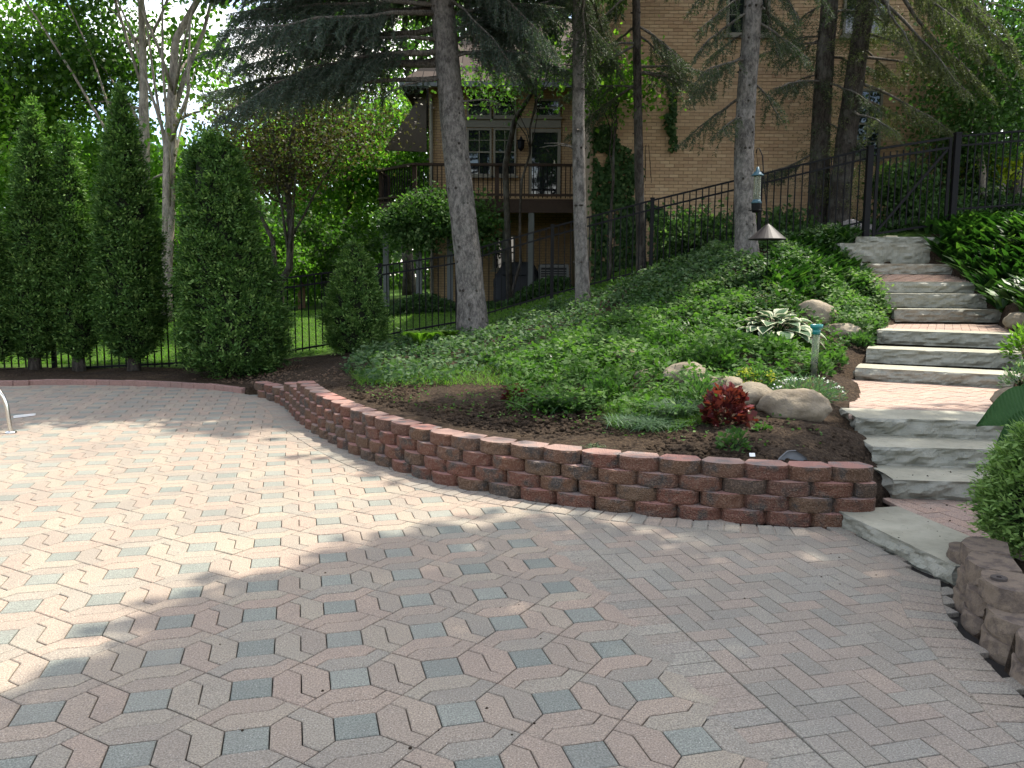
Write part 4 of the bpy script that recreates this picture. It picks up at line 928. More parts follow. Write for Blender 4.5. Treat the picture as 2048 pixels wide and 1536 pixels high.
thuja('small cone-shaped arborvitae in front of the fence', tb(712, 14.3), 1.95, [(.0, .34), (.12, .48), (.3, .50), (.55, .38), (.8, .20), (1, .02)], 20000, (.04, .075), .05, group=None, seed=6, tb=.12)
# ================================================================ broadleaf trees
def b2(u, y): p = at(u, 650, y); return np.array([p[0], y, h1(p[0], y)])
deciduous('maple_tree', 'bright green maple behind the deck corner', b2(690, 29), at(705, 150, 29), .2, [(at(680, 330, 28.5), (2.6, 2.0, 2.6), 95), (at(790, 300, 29.5), (1.7, 1.6, 2.4), 45), (at(640, 480, 29), (2.0, 1.5, 1.3), 35)], M['maple'], M['barkdark'], lpc=150, L=(.10, .18), tintbias=.15)
deciduous('maple_tree', 'sunlit green tree rising behind the leaning spruce trunk', b2(820, 34), at(810, 20, 34), .25, [(at(770, 60, 34), (3.8, 2.5, 3.0), 80), (at(1000, 20, 36), (3.4, 2.5, 2.6), 55)], M['maple'], M['barkdark'], lpc=150, L=(.11, .2), tintbias=.1)
deciduous('purple_leaf_tree', 'dark purple-leaved small tree right of the wide arborvitae', b2(560, 20), at(590, 240, 20), .11, [(at(575, 260, 20), (1.5, 1.3, 1.5), 60), (at(670, 220, 20.5), (1.3, 1.2, 1.1), 36), (at(520, 330, 20), (.9, .9, 1.1), 24)], M['purple'], M['barkdark'], lpc=120, L=(.06, .10), forks=[[b2(560, 20), at(545, 480, 20), at(515, 420, 20), at(480, 380, 20), .07]])
f1 = [b2(332, 22.5), at(335, 330, 22.5), at(342, 200, 22.5), at(352, 80, 22.5), at(395, 0, 22.5), at(420, -80, 22.5), .15]
f2 = [at(337, 260, 22.5), at(370, 150, 22.7), at(408, 60, 23), at(440, -60, 23), .08]
f3 = [at(335, 300, 22.5), at(375, 190, 22.2), at(380, 40, 22.2), .06]
deciduous('maple_tree', 'pale-trunked maple with forked stems behind the tallest arborvitae', b2(332, 22.5), at(352, 80, 22.5), .15, [(at(330, 110, 25), (2.0, 1.2, 1.2), 13), (at(300, 330, 24.5), (1.6, 1.2, 1.4), 24), (at(480, 260, 23), (1.0, 1.2, 1.2), 14), (at(380, -160, 22), (3.2, 2.6, 2.0), 60)], M['maple'], M['barkpale'], lpc=120, L=(.13, .22), forks=[f1, f2, f3], limbs=9, bend=.05, tintbias=.2)
f4 = [b2(288, 23.5), at(290, 280, 23.5), at(287, 150, 23.5), at(283, 0, 23.5), at(280, -120, 23.5), .15]
deciduous('maple_tree', 'straight pale maple trunk rising above the tallest arborvitae', b2(288, 23.5), at(283, 0, 23.5), .15, [(at(190, 60, 25.5), (2.2, 1.5, 1.5), 26), (at(120, 150, 25), (2.2, 1.8, 1.6), 34), (at(200, -150, 23), (3.6, 2.6, 2.0), 60)], M['leafdk'], M['barkpale'], lpc=130, L=(.12, .2), forks=[f4], limbs=10, bend=.05)
deciduous('maple_tree', 'yellow-green leafy tree behind the left arborvitaes', b2(60, 25), at(60, 100, 25), .18, [(at(40, 330, 24.5), (2.4, 2.0, 2.4), 80), (at(10, 120, 25), (2.6, 2.2, 2.2), 60), (at(190, 420, 25), (1.3, 1.4, 1.6), 26)], M['maple'], M['barkdark'], lpc=140, L=(.11, .19), tintbias=.3)
deciduous('maple_tree', 'leafy tree seen between the two widest arborvitaes', b2(350, 27), at(350, 420, 27), .12, [(at(350, 520, 27), (1.6, 1.2, 2.0), 40), (at(580, 560, 30), (2.6, 1.5, 1.2), 44)], M['maple'], M['barkdark'], lpc=120, L=(.1, .17), tintbias=.1)
deciduous('crooked_tree', 'crooked leaning dark tree in front of the deck windows', b2(1020, 20.5), at(1075, 150, 20), .045, [(at(1080, 120, 20), (.9, .9, .6), 12), (at(990, 170, 20), (.7, .7, .5), 9)], M['leafdk'], M['barkdark'], lpc=90, L=(.07, .12), forks=[[b2(1020, 20.5), at(1010, 330, 20.4), at(1030, 240, 20.3), at(1062, 190, 20.1), at(1095, 110, 20), .085]], limbs=5, tintbias=.2)
deciduous('leafy_tree', 'young tree with bright leaves beside the thin dark spruce', b2(1215, 18.0), at(1235, 180, 18), .04, [(at(1235, 175, 18), (.55, .5, .38), 14), (at(1205, 130, 18), (.5, .5, .4), 7)], M['maple'], M['barkdark'], lpc=80, L=(.08, .14), limbs=5, bend=.05, tintbias=.35)
deciduous('leafy_tree', 'ivy-green broadleaf tree at the right behind the fence', b2(1953, 17.6), at(1965, -40, 17.6), .085, [(at(1985, 170, 17.4), (1.0, .9, 1.5), 46), (at(1950, 250, 17.4), (.7, .8, .9), 26), (at(2040, 60, 17.6), (1.1, 1., 1.3), 34), (at(2060, 260, 18), (.8, .8, .8), 16)], M['shrub'], M['barkpale'], lpc=130, L=(.06, .11), bend=.1)
deciduous('dark_tree', 'dark thick tree trunk in front of the parked car', b2(2008, 18.6), at(2040, 60, 18.6), .17, [(at(2120, 40, 19), (2.0, 1.6, 1.8), 50)], M['leafdk'], M['barkdark'], lpc=130, L=(.08, .14), bend=.04)
# the big shade tree whose crown hangs above the picture on the right
deciduous('shade_tree', 'tall shade tree outside the picture to the right above the steps', (10.2, 8.2, h1(10.2, 8.2)), (9.2, 8.4, 13.), .32, [((6.9, 7.4, 12.6), (5.4, 5.2, 3.0), 330), ((4.0, 5.0, 8.6), (2.6, 3.0, 1.2), 70)], M['leafdk'], M['barkdark'], lpc=110, L=(.16, .26), limbs=26, sig=(.42, .42, .2), cull=True)
# distant wood closing the view
def wood():
    root = bpy.data.objects.new('distant_wood', None); n = 1150
    x = U(-46, 34, n); y = U(40, 62, n); z = U(.5, 1, n)*0; hmax = np.interp(x, [-46, -30, -19, -13, -6, 2, 34], [13, 12, 8.0, 7.0, 11, 13, 14]); c = np.stack([x, y, U(0, 1, n)**1.25*hmax+.4], 1)
    lp = 62; P = np.repeat(c, lp, 0)+rng.normal(size=(n*lp, 3))*np.array([.9, .9, .55]); t = np.clip(np.repeat(rng.normal(.4, .22, n), lp)+rng.normal(0, .15, n*lp), 0, 1)
    o = cloud('distant_wood', P, M['leafdk'], None, (.35, .6), .75, None, t); return o
dw = wood(); tag(dw, 'mass of distant green woodland behind the garden', kind='stuff')
# ================================================================ planting in the bed
def gh(u, v, y0=4.6, y1=22.):                      # where a sight line first meets the soil
    d = ray(u, v); ys = np.arange(y0, y1, .05); P = np.array([0, 0, CAMH])+d*(ys/d[1])[:, None]
    k = np.where(P[:, 2] < hq(P[:, 0], P[:, 1])+.01)[0]; return P[k[0]] if len(k) else P[-1]
def sample(poly, n, box=(-5, 8, 5, 16)):           # points on the soil whose picture falls in a patch
    out = []; tot = 0; poly = np.array(poly, float); c = poly.mean(0); G_ = np.array([gh(*(p+(q-p)*t), 4.) for p, q in zip(poly, np.roll(poly, -1, 0)) for t in (0, .5)])
    lo = np.maximum(G_.min(0)-.3, (box[0], box[2], -9)); hi = np.minimum(G_.max(0)+.6, (box[1], box[3], 9))
    for it in range(40):
        x = U(lo[0], hi[0], 30000); y = U(lo[1], hi[1], 30000); z = hq(x, y); u, v, _ = px(np.c_[x, y, z]); k = inpoly(np.c_[u, v], poly); x, y, z = x[k], y[k], z[k]; ok = ~inpoly(np.c_[x, y], PATIO[::4])
        dW = np.stack([x, y, z], 1)[ok]; out.append(dW); tot += len(dW)
        if tot >= n: break
    return np.concatenate(out)[:n] if out else np.zeros((0, 3))
def instep(P):
    bad = np.zeros(len(P), bool)
    for i, e in enumerate(edge):
        d = nrm(np.array(e[1][:2])-np.array(e[0][:2])); n = np.array([-d[1], d[0]]); p = np.array(e[0][:2])
        f = np.array(edge[i+1][0][:2]) if i+1 < len(edge) else p+n*.45
        bad |= inpoly(P, [p-n*.03, p+d*1.56-n*.03, f+d*1.56+n*.05, f+n*.05])
    return bad
def blades(P, D, L, W, bend, segs=2):
    n = len(P); D = nrm(D); L = np.broadcast_to(L, (n,))[:, None]; W = np.broadcast_to(W, (n,))[:, None]
    hz = D*np.array([1, 1, 0]); hz = nrm(hz+1e-6); S = np.stack([-hz[:, 1], hz[:, 0], np.zeros(n)], 1); V = []
    prof = [(0, .55), (.33, 1.), (.7, .8), (1., .06)] if segs == 3 else [(0, .7), (.5, 1.), (1., .08)]
    for t, wd in prof:
        c = P+D*L*t+hz*(L*bend*t*t)[:, :]-np.array([0, 0, 1])*(L*abs(bend)*.75*t*t); V += [c-S*W*wd*.5, c+S*W*wd*.5]
    k = len(prof); V = np.stack(V, 1).reshape(-1, 3); b = (np.arange(n)*2*k)[:, None, None]
    f = np.array([[2*i, 2*i+1, 2*i+3, 2*i+2] for i in range(k-1)])[None]
    return V, (b+f).reshape(-1, 4), k-1
def bladecloud(name, P, mat, parent, L, W, up=1.2, bend=.5, loc=None, tint=None, segs=2):
    n = len(P); a = U(0, 2*np.pi, n); D = np.stack([np.cos(a), np.sin(a), np.full(n, up)*U(.6, 1.4, n)], 1); l = U(L[0], L[1], n)
    V, F, q = blades(P, D, l, U(W[0], W[1], n), bend, segs); t = rng.beta(2, 2, n) if tint is None else tint
    if loc is not None: V = V-np.asarray(loc)
    return obj(name, mesh(name, V, F, mat, False, np.repeat(t, q)), parent)
def cover(name, label, poly, n, mat, L, hgt_, W=.75, tb=0., clump=1.6):
    P = sample(poly, n); P = P[~instep(P)]
    m = np.array([mnoise.noise(Vector((p[0]*clump, p[1]*clump, len(name)))) for p in P]); P = P[rng.random(len(P)) < np.clip(.72+m*1.3, .08, 1)]
    hh = np.array([mnoise.noise(Vector((p[0]*2.1, p[1]*2.1, 3.+len(name)))) for p in P]); z = U(.02, 1, len(P))*hgt_*np.clip(1+hh, .35, 1.7); Q = P+np.stack([0*z, 0*z, z], 1)
    D = rdir(len(Q))*np.array([1, 1, .35])+np.array([0, 0, .12]); S = rdir(len(Q))*np.array([1, 1, .25]); t = np.clip(.3+.45*z/max(hgt_, .01)+rng.normal(0, .18, len(Q))+tb, 0, 1)
    o = cloud(name, Q, mat, None, L, W, D, t, 0., None, S); tag(o, label, kind='stuff'); return o
cover('ground_cover', 'pale green variegated ground cover spreading below the leaning spruce', [(680,740),(750,695),(830,672),(960,665),(1120,610),(1260,560),(1330,548),(1420,560),(1330,640),(1250,700),(1120,745),(980,762),(850,775),(740,772)], 20000, M['cover'], (.05, .085), .16)
cover('ground_cover', 'fresh green low perennials in the middle of the bed', [(960,735),(1100,690),(1260,640),(1400,590),(1500,600),(1520,680),(1470,740),(1360,770),(1200,775),(1040,775)], 17000, M['cover2'], (.05, .09), .22, .6)
cover('ground_cover', 'silvery green lamium covering the crest of the slope', [(1270,565),(1380,520),(1500,478),(1620,468),(1700,480),(1720,520),(1640,560),(1480,575),(1330,590)], 20000, M['cover'], (.045, .08), .22, tb=.1)
cover('ground_cover', 'dark ivy carpet below the strap leaves', [(1250,600),(1400,560),(1600,560),(1740,560),(1795,650),(1740,700),(1640,640),(1480,640),(1300,660)], 17000, M['ivy'], (.05, .085), .15)
cover('ground_cover', 'bright ivy mound spilling onto the steps', [(1640,590),(1730,575),(1795,620),(1790,655),(1740,690),(1660,660)], 5000, M['shrub'], (.045, .075), .28)
cover('ground_cover', 'sparse weeds on the dug soil near the wall', [(700,745),(900,775),(1100,790),(1400,780),(1640,860),(1660,900),(1400,890),(1100,860),(850,820),(700,790)], 1500, M['cover2'], (.02, .045), .04, .6, clump=3.)
cover('ground_cover', 'leafy green plants around the rain gauge and boulders', [(1480,660),(1620,640),(1690,690),(1680,740),(1560,770),(1430,770),(1330,740),(1400,690)], 6500, M['cover2'], (.05, .09), .15, .5)
cover('ground_cover', 'green weeds and seedlings reaching down the bed towards the wall', [(1000,768),(1200,762),(1500,760),(1440,800),(1400,850),(1250,850),(1200,835),(1020,828)], 6500, M['cover2'], (.035, .075), .16, .5, clump=2.4)
tag(bladecloud('grass_patch', sample([(1190,790),(1420,785),(1420,850),(1330,866),(1230,860)], 5200), M['grass'], None, (.06, .15), (.003, .006), 1.5, .5), 'fine green grass growing in the front of the bed', kind='stuff')
tag(bladecloud('grass_patch', sample([(700,745),(1000,735),(1300,690),(1480,640),(1500,690),(1300,760),(1000,775),(720,775)], 5200), M['grass'], None, (.10, .22), (.004, .008), 1.7, .5), 'thin grass blades standing among the ground cover', kind='stuff')
def strapmass(label, poly, n, L, W, box=(-5, 9, 5, 16)):
    P = sample(poly, n, box); P = P[~instep(P)]; o = bladecloud('strap_leaf_plants', P, M['strap'], None, L, W, 2.0, .38, segs=3, tint=np.clip(rng.normal(.42, .3, len(P)), 0, 1)); tag(o, label, kind='stuff')
strapmass('dense strap-leaved plants on the slope left of the upper steps', [(1520,540),(1600,470),(1690,455),(1740,520),(1770,570),(1700,610),(1560,610)], 2000, (.24, .38), (.055, .095))
strapmass('dense glossy strap-leaved plants right of the upper steps', [(1850,470),(1900,440),(2080,430),(2100,640),(2030,640),(1960,600),(1900,590),(1870,540)], 2300, (.32, .5), (.08, .125))
strapmass('upright green leaves among the low perennials', [(1080,720),(1300,620),(1480,590),(1500,680),(1400,740),(1200,770)], 2200, (.12, .24), (.012, .024))
# lawn blades beyond the fence
x = U(-11, 4, 90000); y = 14.5+U(0, 1, 90000)**1.4*14; k = beyond_fence(x, y-.25) & ~((x > hx0-.3) & (y > HY-.3)) & (y < 24+0*x); x, y = x[k], y[k]; P = np.stack([x, y, hq(x, y)-.01], 1)
tag(bladecloud('lawn_grass', P[:60000], M['grass'], None, (.05, .11), (.008, .016), 1.4, .4), 'mown green lawn grass beyond the iron fence', kind='stuff')
x = U(3, 12, 9000); y = U(15.6, 18.7, 9000); P = np.stack([x, y, hq(x, y)], 1); tag(cloud('ground_cover', P+np.stack([0*x, 0*x, U(0, .25, len(x))], 1), M['ivy'], None, (.06, .1), .75), 'leafy green cover between the upper fence and the brick wall', kind='stuff')
x = U(-3.4, 1.4, 9000); y = U(20., 21.8, 9000); tag(cloud('ground_cover', np.stack([x, y, hq(x, y)+U(0, .45, 9000)*np.clip(.4+.6*np.sin(x*2.1), .2, 1)], 1), M['ivy'], None, (.06, .11), .75), 'low dark shrubs along the foot of the deck', kind='stuff')
# soil clods and crumbs
def clods(name, label, P, sz, mat, seed=0):
    t = (1+5**.5)/2; iv = nrm(np.array([(-1,t,0),(1,t,0),(-1,-t,0),(1,-t,0),(0,-1,t),(0,1,t),(0,-1,-t),(0,1,-t),(t,0,-1),(t,0,1),(-t,0,-1),(-t,0,1)], float))
    f = np.array([(0,11,5),(0,5,1),(0,1,7),(0,7,10),(0,10,11),(1,5,9),(5,11,4),(11,10,2),(10,7,6),(7,1,8),(3,9,4),(3,4,2),(3,2,6),(3,6,8),(3,8,9),(4,9,5),(2,4,11),(6,2,10),(8,6,7),(9,8,1)])
    n = len(P); s = sz[0]+(sz[1]-sz[0])*rng.random(n)**3; V = iv[None]*U(.6, 1.3, (n, 12, 1))*s[:, None, None]*np.array([1, 1, .7])+P[:, None]
    o = obj(name, mesh(name, V.reshape(-1, 3), (np.arange(n)[:, None, None]*12+f[None]).reshape(-1, 3), mat, False, rng.random(n).repeat(20))); tag(o, label, kind='stuff'); return o
P = sample([(690,760),(900,775),(1100,800),(1300,850),(1500,840),(1700,850),(1760,925),(1500,930),(1200,900),(900,850),(640,775)], 5200); clods('soil_clods', 'loose crumbly clods of dark soil behind the block wall', P+np.array([0, 0, .004]), (.006, .034), M['ground'])
P = sample([(380,760),(520,735),(660,715),(700,760),(560,772)], 900, (-6, 0, 9, 15)); clods('mulch_chips', 'brown mulch crumbs beside the wide arborvitae', P, (.008, .03), simple('mulch', (.10, .065, .042), .95, .4, 30))
Q = np.array([gz(U(1640, 1860), U(1060, 1180), 0.)for _ in range(46)]); clods('dirt_crumbs', 'tiny dark dirt crumbs scattered on the paving by the steps', np.concatenate([Q, np.array([gz(U(1780, 2010), U(1010, 1090), .10) for _ in range(40)]), np.array([gz(U(1780, 2000), U(936, 955), .235) for _ in range(14)]), np.array([gz(*p) for p in np.c_[U(300, 1700, 60), U(1000, 1500, 60)]])]), (.002, .008), M['ground'])
# ---------------------------------------------------------------- boulders
import bmesh
def boulder(label, p, hw, hh, dp, seed, rz=0., mat=None, cat='boulder'):
    bm = bmesh.new(); bmesh.ops.create_icosphere(bm, subdivisions=4, radius=1.)
    for v in bm.verts:
        c = v.co.copy(); r = 1+.22*mnoise.noise(c*1.1+Vector((seed*4.1, 0, 0)))+.09*mnoise.noise(c*2.7+Vector((0, seed*3.3, 0)))+.05*mnoise.noise(c*5+Vector((seed, 0, 0)))+.022*mnoise.noise(c*13+Vector((seed, 2, 0)))
        q = c*r; q.z = max(q.z, -.75) ; v.co = Vector((q.x*hw, q.y*dp, q.z*hh))
    me = bpy.data.meshes.new('boulder'); bm.to_mesh(me); bm.free(); me.materials.append(mat or M['rock']); me.polygons.foreach_set('use_smooth', np.ones(len(me.polygons), bool))
    o = obj('boulder', me, None, (p[0], p[1], p[2]+hh*.45), rz); return tag(o, label, cat, 'boulders in the bed')
def bl_(label, u, v, hw_px, h_px, seed, dpf=.8, rz=0., mat=None, y0=4.6):
    p = gh(u, v, y0); k = p[1]/FPX; boulder(label, p+np.array([0, hw_px*k*.5, 0]), hw_px*k, h_px*k*.68, hw_px*k*dpf, seed, rz, mat)
bl_('large pale boulder beside the second brick landing', 1604, 838, 72, 58, 3, .7)
bl_('brown boulder behind the burgundy plant', 1512, 815, 52, 46, 5); bl_('rounded tan boulder above the burgundy plant', 1440, 790, 52, 38, 7)
bl_('grey-brown boulder in the middle of the rock row', 1375, 768, 48, 40, 9); bl_('small round boulder left of the rock row', 1297, 763, 28, 24, 11)
bl_('mossy boulder highest at the left of the rock row', 1262, 728, 48, 28, 13); bl_('tan boulder below the bright ivy mound', 1692, 674, 40, 28, 15); bl_('dark boulder behind the variegated hosta', 1636, 640, 40, 40, 17)
bl_('pale boulder right of the lower steps at the picture edge', 2044, 812, 42, 36, 19); bl_('small dark boulder right of the third landing', 2046, 652, 30, 28, 21)
for i, (u, v, w_) in enumerate(((1672, 452, 22), (1703, 448, 26), (1738, 456, 16))):
    p = at(u, v, 16.0); p[2] = h1(p[0], p[1]); boulder(['grey rock at the left of the pile behind the gate post', 'largest grey rock of the pile behind the gate post', 'smallest grey rock of the pile behind the gate post'][i], p, w_*.0097, w_*.008, w_*.007, 30+i, .3*i, simple('grey_rock%d' % i, (.22, .20, .19), .9, .4, 6, .2, 0, .5))
# ---------------------------------------------------------------- single plants
def leafgrid(L, W, cup=.15, arch=.35, na=7, nc=7):
    t = np.linspace(0, 1, na); s = np.linspace(-1, 1, nc); wd = np.sin(np.pi*np.clip(t, .02, .985)**.72)*W*.5; V = []; A = []
    for i, a in enumerate(t):
        for b in s:
            V.append((a*L*(1-.12*a), b*wd[i], -arch*L*a*a*.9+.28*L*a+cup*wd[i]*b*b-.012*L*math.sin(b*(9 if nc < 10 else 26))*(a if nc < 10 else 1-abs(b)*.6))); A.append(max(abs(b), (a-.8)*4.5 if a > .8 else 0))
    F = [(i*nc+j, i*nc+j+1, (i+1)*nc+j+1, (i+1)*nc+j) for i in range(na-1) for j in range(nc-1)]; return np.array(V), F, np.array(A)
def hostam(name, g1, g2, margin=None):
    n = N(name); col = n.mix(n.noise(14, 3), g1, g2)
    if margin: col = n.mix(n.ramp(n.attr('edge'), [(.60, (0,)*3), (.74, (1,)*3)]), col, margin)
    vn = n.n('TexWave', {'Scale': 16., 'Distortion': 1.}); n.t.links.new(n.loc(), vn.inputs['Vector']); n.bump(vn.outputs['Fac'], .5, .012); n.fin(col, .55, .18)
    tl = n.n('BsdfTranslucent'); n.set(tl.inputs[0], col); ms = n.n('MixShader'); ms.inputs[0].default_value = .25
    n.t.links.new(n.b.outputs[0], ms.inputs[1]); n.t.links.new(tl.outputs[0], ms.inputs[2]); n.t.links.new(ms.outputs[0], n.out.inputs[0]); return n.m
HM = hostam('variegated_hosta', (.045, .10, .045), (.07, .14, .06), (.50, .52, .36)); HG = hostam('green_hosta', (.022, .065, .016), (.04, .10, .026))
def hosta(label, p, n, L, W, rad, mat, seed, hgt_=.28, azs=None):
    root = thing('hosta_plant', label, 'hosta', p); r = np.random.default_rng(seed)
    V, F, A = leafgrid(L, W); me = mesh('leaf', V, F, mat, True, None, {'edge': A})
    st_ = MB()
    for k in range(n):
        ring = k/n; a = k*2.4+r.uniform(-.3, .3) if azs is None else azs[k]; t = ring**.6
        q = np.array([math.cos(a)*rad*t, math.sin(a)*rad*t, hgt_*(1.05-.75*t*t)+r.uniform(-.02, .03)])
        o = obj('leaf', me, root, loc=q); o.rotation_euler = (r.uniform(-.25, .25), .55*t-.45*(1-t)+r.uniform(-.15, .15), a); s = r.uniform(.72, 1.1); o.scale = (s, s, s)
        st_.tube(bez((math.cos(a)*.02, math.sin(a)*.02, -.02), q, -.05, 4), [.006, .005, .004, .004], 5)
    tag(st_.obj('stem', M['strap'], root), kind='stuff'); return root
hp = gh(1553, 690); hosta('hosta with green leaves edged in white in the middle of the bed', hp+np.array([0, .1, 0]), 76, .25, .175, .42, HM, 4, .29)
hp = np.array([3.30, 5.0, .0]); hp[2] = h1(3.30, 5.0); bh = thing('hosta_plant', 'large plain green hosta leaves hanging in at the right edge', 'hosta', hp); V, F, A = leafgrid(.46, .30, .30, .6, 13, 19); me = mesh('leaf', V, F, HG, True, None, {'edge': A*0}); st_ = MB()
for (u, v, y, az, rx, ry) in ((2105, 818, 4.95, 3.05, -.75, .10), (2110, 850, 4.8, 3.30, -.85, .42), (2190, 760, 5.1, 2.6, -.5, 0), (2190, 860, 4.7, 3.9, -.3, .5), (2150, 770, 5.3, 1.9, -.2, .2), (2260, 830, 4.9, 5.2, .2, .4), (2280, 760, 5.2, .6, .1, .3)):
    q = at(u, v, y)-hp; o = obj('leaf', me, bh, loc=q); o.rotation_euler = (rx, ry, az); st_.tube(bez((U(-.04, .04), U(-.04, .04), -.03), q, -.12, 6), np.linspace(.012, .008, 6), 6)
tag(st_.obj('stem', HG, bh, True), kind='stuff')
def tuft(name, label, cat, p, n, rad, hh, mat, L, W=.8, extra=None, tb=0., up=.1, shell=.5, blade=None, group=None):
    p = np.asarray(p, float); root = thing(name, label, cat, p, group); d = rdir(n); d[:, 2] = np.abs(d[:, 2]); rr = U(shell, 1, n)[:, None]; Q = d*rr*np.array([rad, rad, hh])
    t = np.clip(rng.normal(.4, .2, n)+.3*(Q[:, 2]/hh-.5)+tb, 0, 1)
    if blade: bladecloud('leaves', np.c_[rng.normal(0, rad*.4, (n, 2)), np.zeros(n)], mat, root, (hh*.6, hh*1.2), blade, 1.5, .6, None, t, 3)
    else: cloud('leaves', Q, mat, root, L, W, d+rdir(n)*.6+np.array([0, 0, up]), t, 0., None, rdir(n)*np.array([1, 1, .3]))
    st_ = MB()
    for k in range(12):
        e = Q[k*(n//12)]; st_.tube(bez((0, 0, -.03), e, -.02, 4), [.005, .004, .003, .002], 4)
    tag(st_.obj('stem', M['strap'] if mat is not M['heuch'] else M['heuch'], root), kind='stuff')
    if extra: extra(root, rad, hh)
    return root
def flowers(m, n, sz, cl=7, spread=.02):
    def f(root, rad, hh):
        for k in range(n):
            d = rdir(1)[0]; d[2] = abs(d[2])*.7+.4; c = nrm(d)*np.array([rad, rad, hh])*1.02; q = c+rng.normal(size=(cl, 3))*spread*np.array([1, 1, .4]); tag(cloud('flower', q, m, root, sz, .9, rdir(cl)*np.array([1, 1, .2]), rng.random(cl), 0., None, rdir(cl)*np.array([1, 1, .2])), kind='stuff')
    return f
tuft('heuchera_plant', 'burgundy heuchera with shiny red leaves beside the large pale boulder', 'heuchera', gh(1452, 846), 330, .19, .30, M['heuch'], (.05, .085), .95, tb=.05)
tuft('heuchera_plant', 'small nearly black heuchera half hidden in the green clump', 'heuchera', gh(1032, 800), 120, .12, .15, M['heuch'], (.04, .07), .95, tb=-.3)
tuft('leafy_perennial', 'clump of lance-shaped green leaves on the dug soil', 'perennial', gh(1120, 818), 220, .30, .26, M['strap'], (.1, .2), blade=(.018, .032))
tuft('leafy_perennial', 'leafy green clump next to the blue grass tuft', 'perennial', gh(1215, 800), 260, .22, .24, M['cover2'], (.05, .09), .5)
tuft('grass_tuft', 'soft blue-green grass tuft in the middle of the bed front', 'grass', gh(1300, 852), 900, .30, .16, M['grassb'], (.1, .2), blade=(.004, .008)); tuft('grass_tuft', 'fine dark green grass tuft left of the burgundy heuchera', 'grass', gh(1358, 830), 700, .20, .26, M['grassb'], (.1, .2), blade=(.004, .007))
tuft('grass_tuft', 'small dry grass tuft just behind the block wall', 'grass', gh(1182, 897), 200, .12, .07, M['grassb'], (.05, .1), blade=(.003, .005), tb=.4)
tuft('leafy_perennial', 'tall pale green leafy stems left of the burgundy heuchera', 'perennial', gh(1395, 815), 260, .17, .30, M['shrub'], (.04, .08), .4)
tuft('sedum_plant', 'small round-leaved sedum on the bare soil near the wall', 'sedum', gh(1468, 898), 150, .12, .15, M['shrub'], (.03, .05), .9, tb=-.1); tuft('sedum_plant', 'tiny seedling at the foot of the large boulder', 'sedum', gh(1524, 862), 40, .08, .06, M['cover2'], (.025, .045), .8)
tuft('spurge_plant', 'green plant with yellow flower heads behind the boulders', 'spurge', gh(1512, 778), 260, .17, .20, M['shrub'], (.04, .07), .5, flowers(M['lime'], 22, (.014, .022), 16, .022)); tuft('candytuft_plant', 'feathery green mound with white flowers behind the large boulder', 'candytuft', gh(1620, 800)+np.array([0, .12, 0]), 1500, .34, .19, M['grassb'], (.03, .055), .25, flowers(M['white'], 15, (.014, .022), 12, .018), tb=.15)
for (u, v, r_, h_, lb) in ((1665, 728, .14, .16, 'small leafy green tuft left of the middle steps'), (1640, 752, .12, .17, 'small leafy green tuft right behind the rain gauge'), (1715, 692, .17, .15, 'grey-green leafy mound beside the sixth slab'), (1545, 715, .2, .22, 'green leafy clump below the variegated hosta'), (1430, 735, .26, .2, 'broad leafy clump behind the rock row'), (1330, 700, .3, .2, 'spreading leafy clump left of the variegated hosta'), (1210, 735, .26, .16, 'low leafy clump left of the rock row')):
    tuft('leafy_perennial', lb, 'perennial', gh(u, v), int(240*(r_/.16)**2), r_, h_, M['cover2'] if u < 1600 else M['shrub'], (.045, .09), .5)
tuft('white_flower_plant', 'feathery pale plant with white flowers right of the steps', 'perennial', gh(2040, 772), 420, .17, .24, M['grassb'], (.03, .06), .4, flowers(M['white'], 10, (.014, .022), 10, .018), tb=.2); tuft('leafy_perennial', 'bright yellow-green leafy plant right of the steps at the picture edge', 'perennial', gh(2052, 720), 420, .24, .40, M['fern'], (.05, .09), .5)
def fern(label, p, n, L):
    root = thing('fern', label, 'fern', p)
    for k in range(n):
        a = k*2*np.pi/n+U(-.2, .2); e = np.array([math.cos(a)*L*.8, math.sin(a)*L*.8, L*.55]); path = bez((0, 0, 0), e, -.28*L, 9); m = 70; t = np.linspace(.12, 1, m); q = np.stack([np.interp(t, np.linspace(0, 1, 9), path[:, j]) for j in range(3)], 1)
        sd = np.array([-math.sin(a), math.cos(a), 0])*np.where(np.arange(m) % 2, 1, -1)[:, None]; V, F = leaves(q, sd+nrm(e)*.35, np.tile(nrm(e), (m, 1)), .16*L/.5*np.sin(np.pi*t**.7)[:]*.9+.01, .022); W_ = MB(); W_.add(V, F, .5); W_.tube(path, np.linspace(.005, .002, 9), 4, .2)
        o = W_.obj('frond', M['fern'], root)
fern('bright yellow-green fern at the foot of the fence', gh(845, 700), 11, .45); fern('smaller bright fern left of the thick spruce trunk', gh(880, 690)+np.array([.1, .2, 0]), 9, .34)
thuja('small bright green globe conifer at the lower right edge', (2.93, 4.3, .14), .78, [(.0, .24), (.15, .34), (.35, .36), (.6, .31), (.82, .20), (1, .03)], 22000, (.022, .05), .03, group=None, tr=.03, name='dwarf_conifer', seed=8, tb=.42)
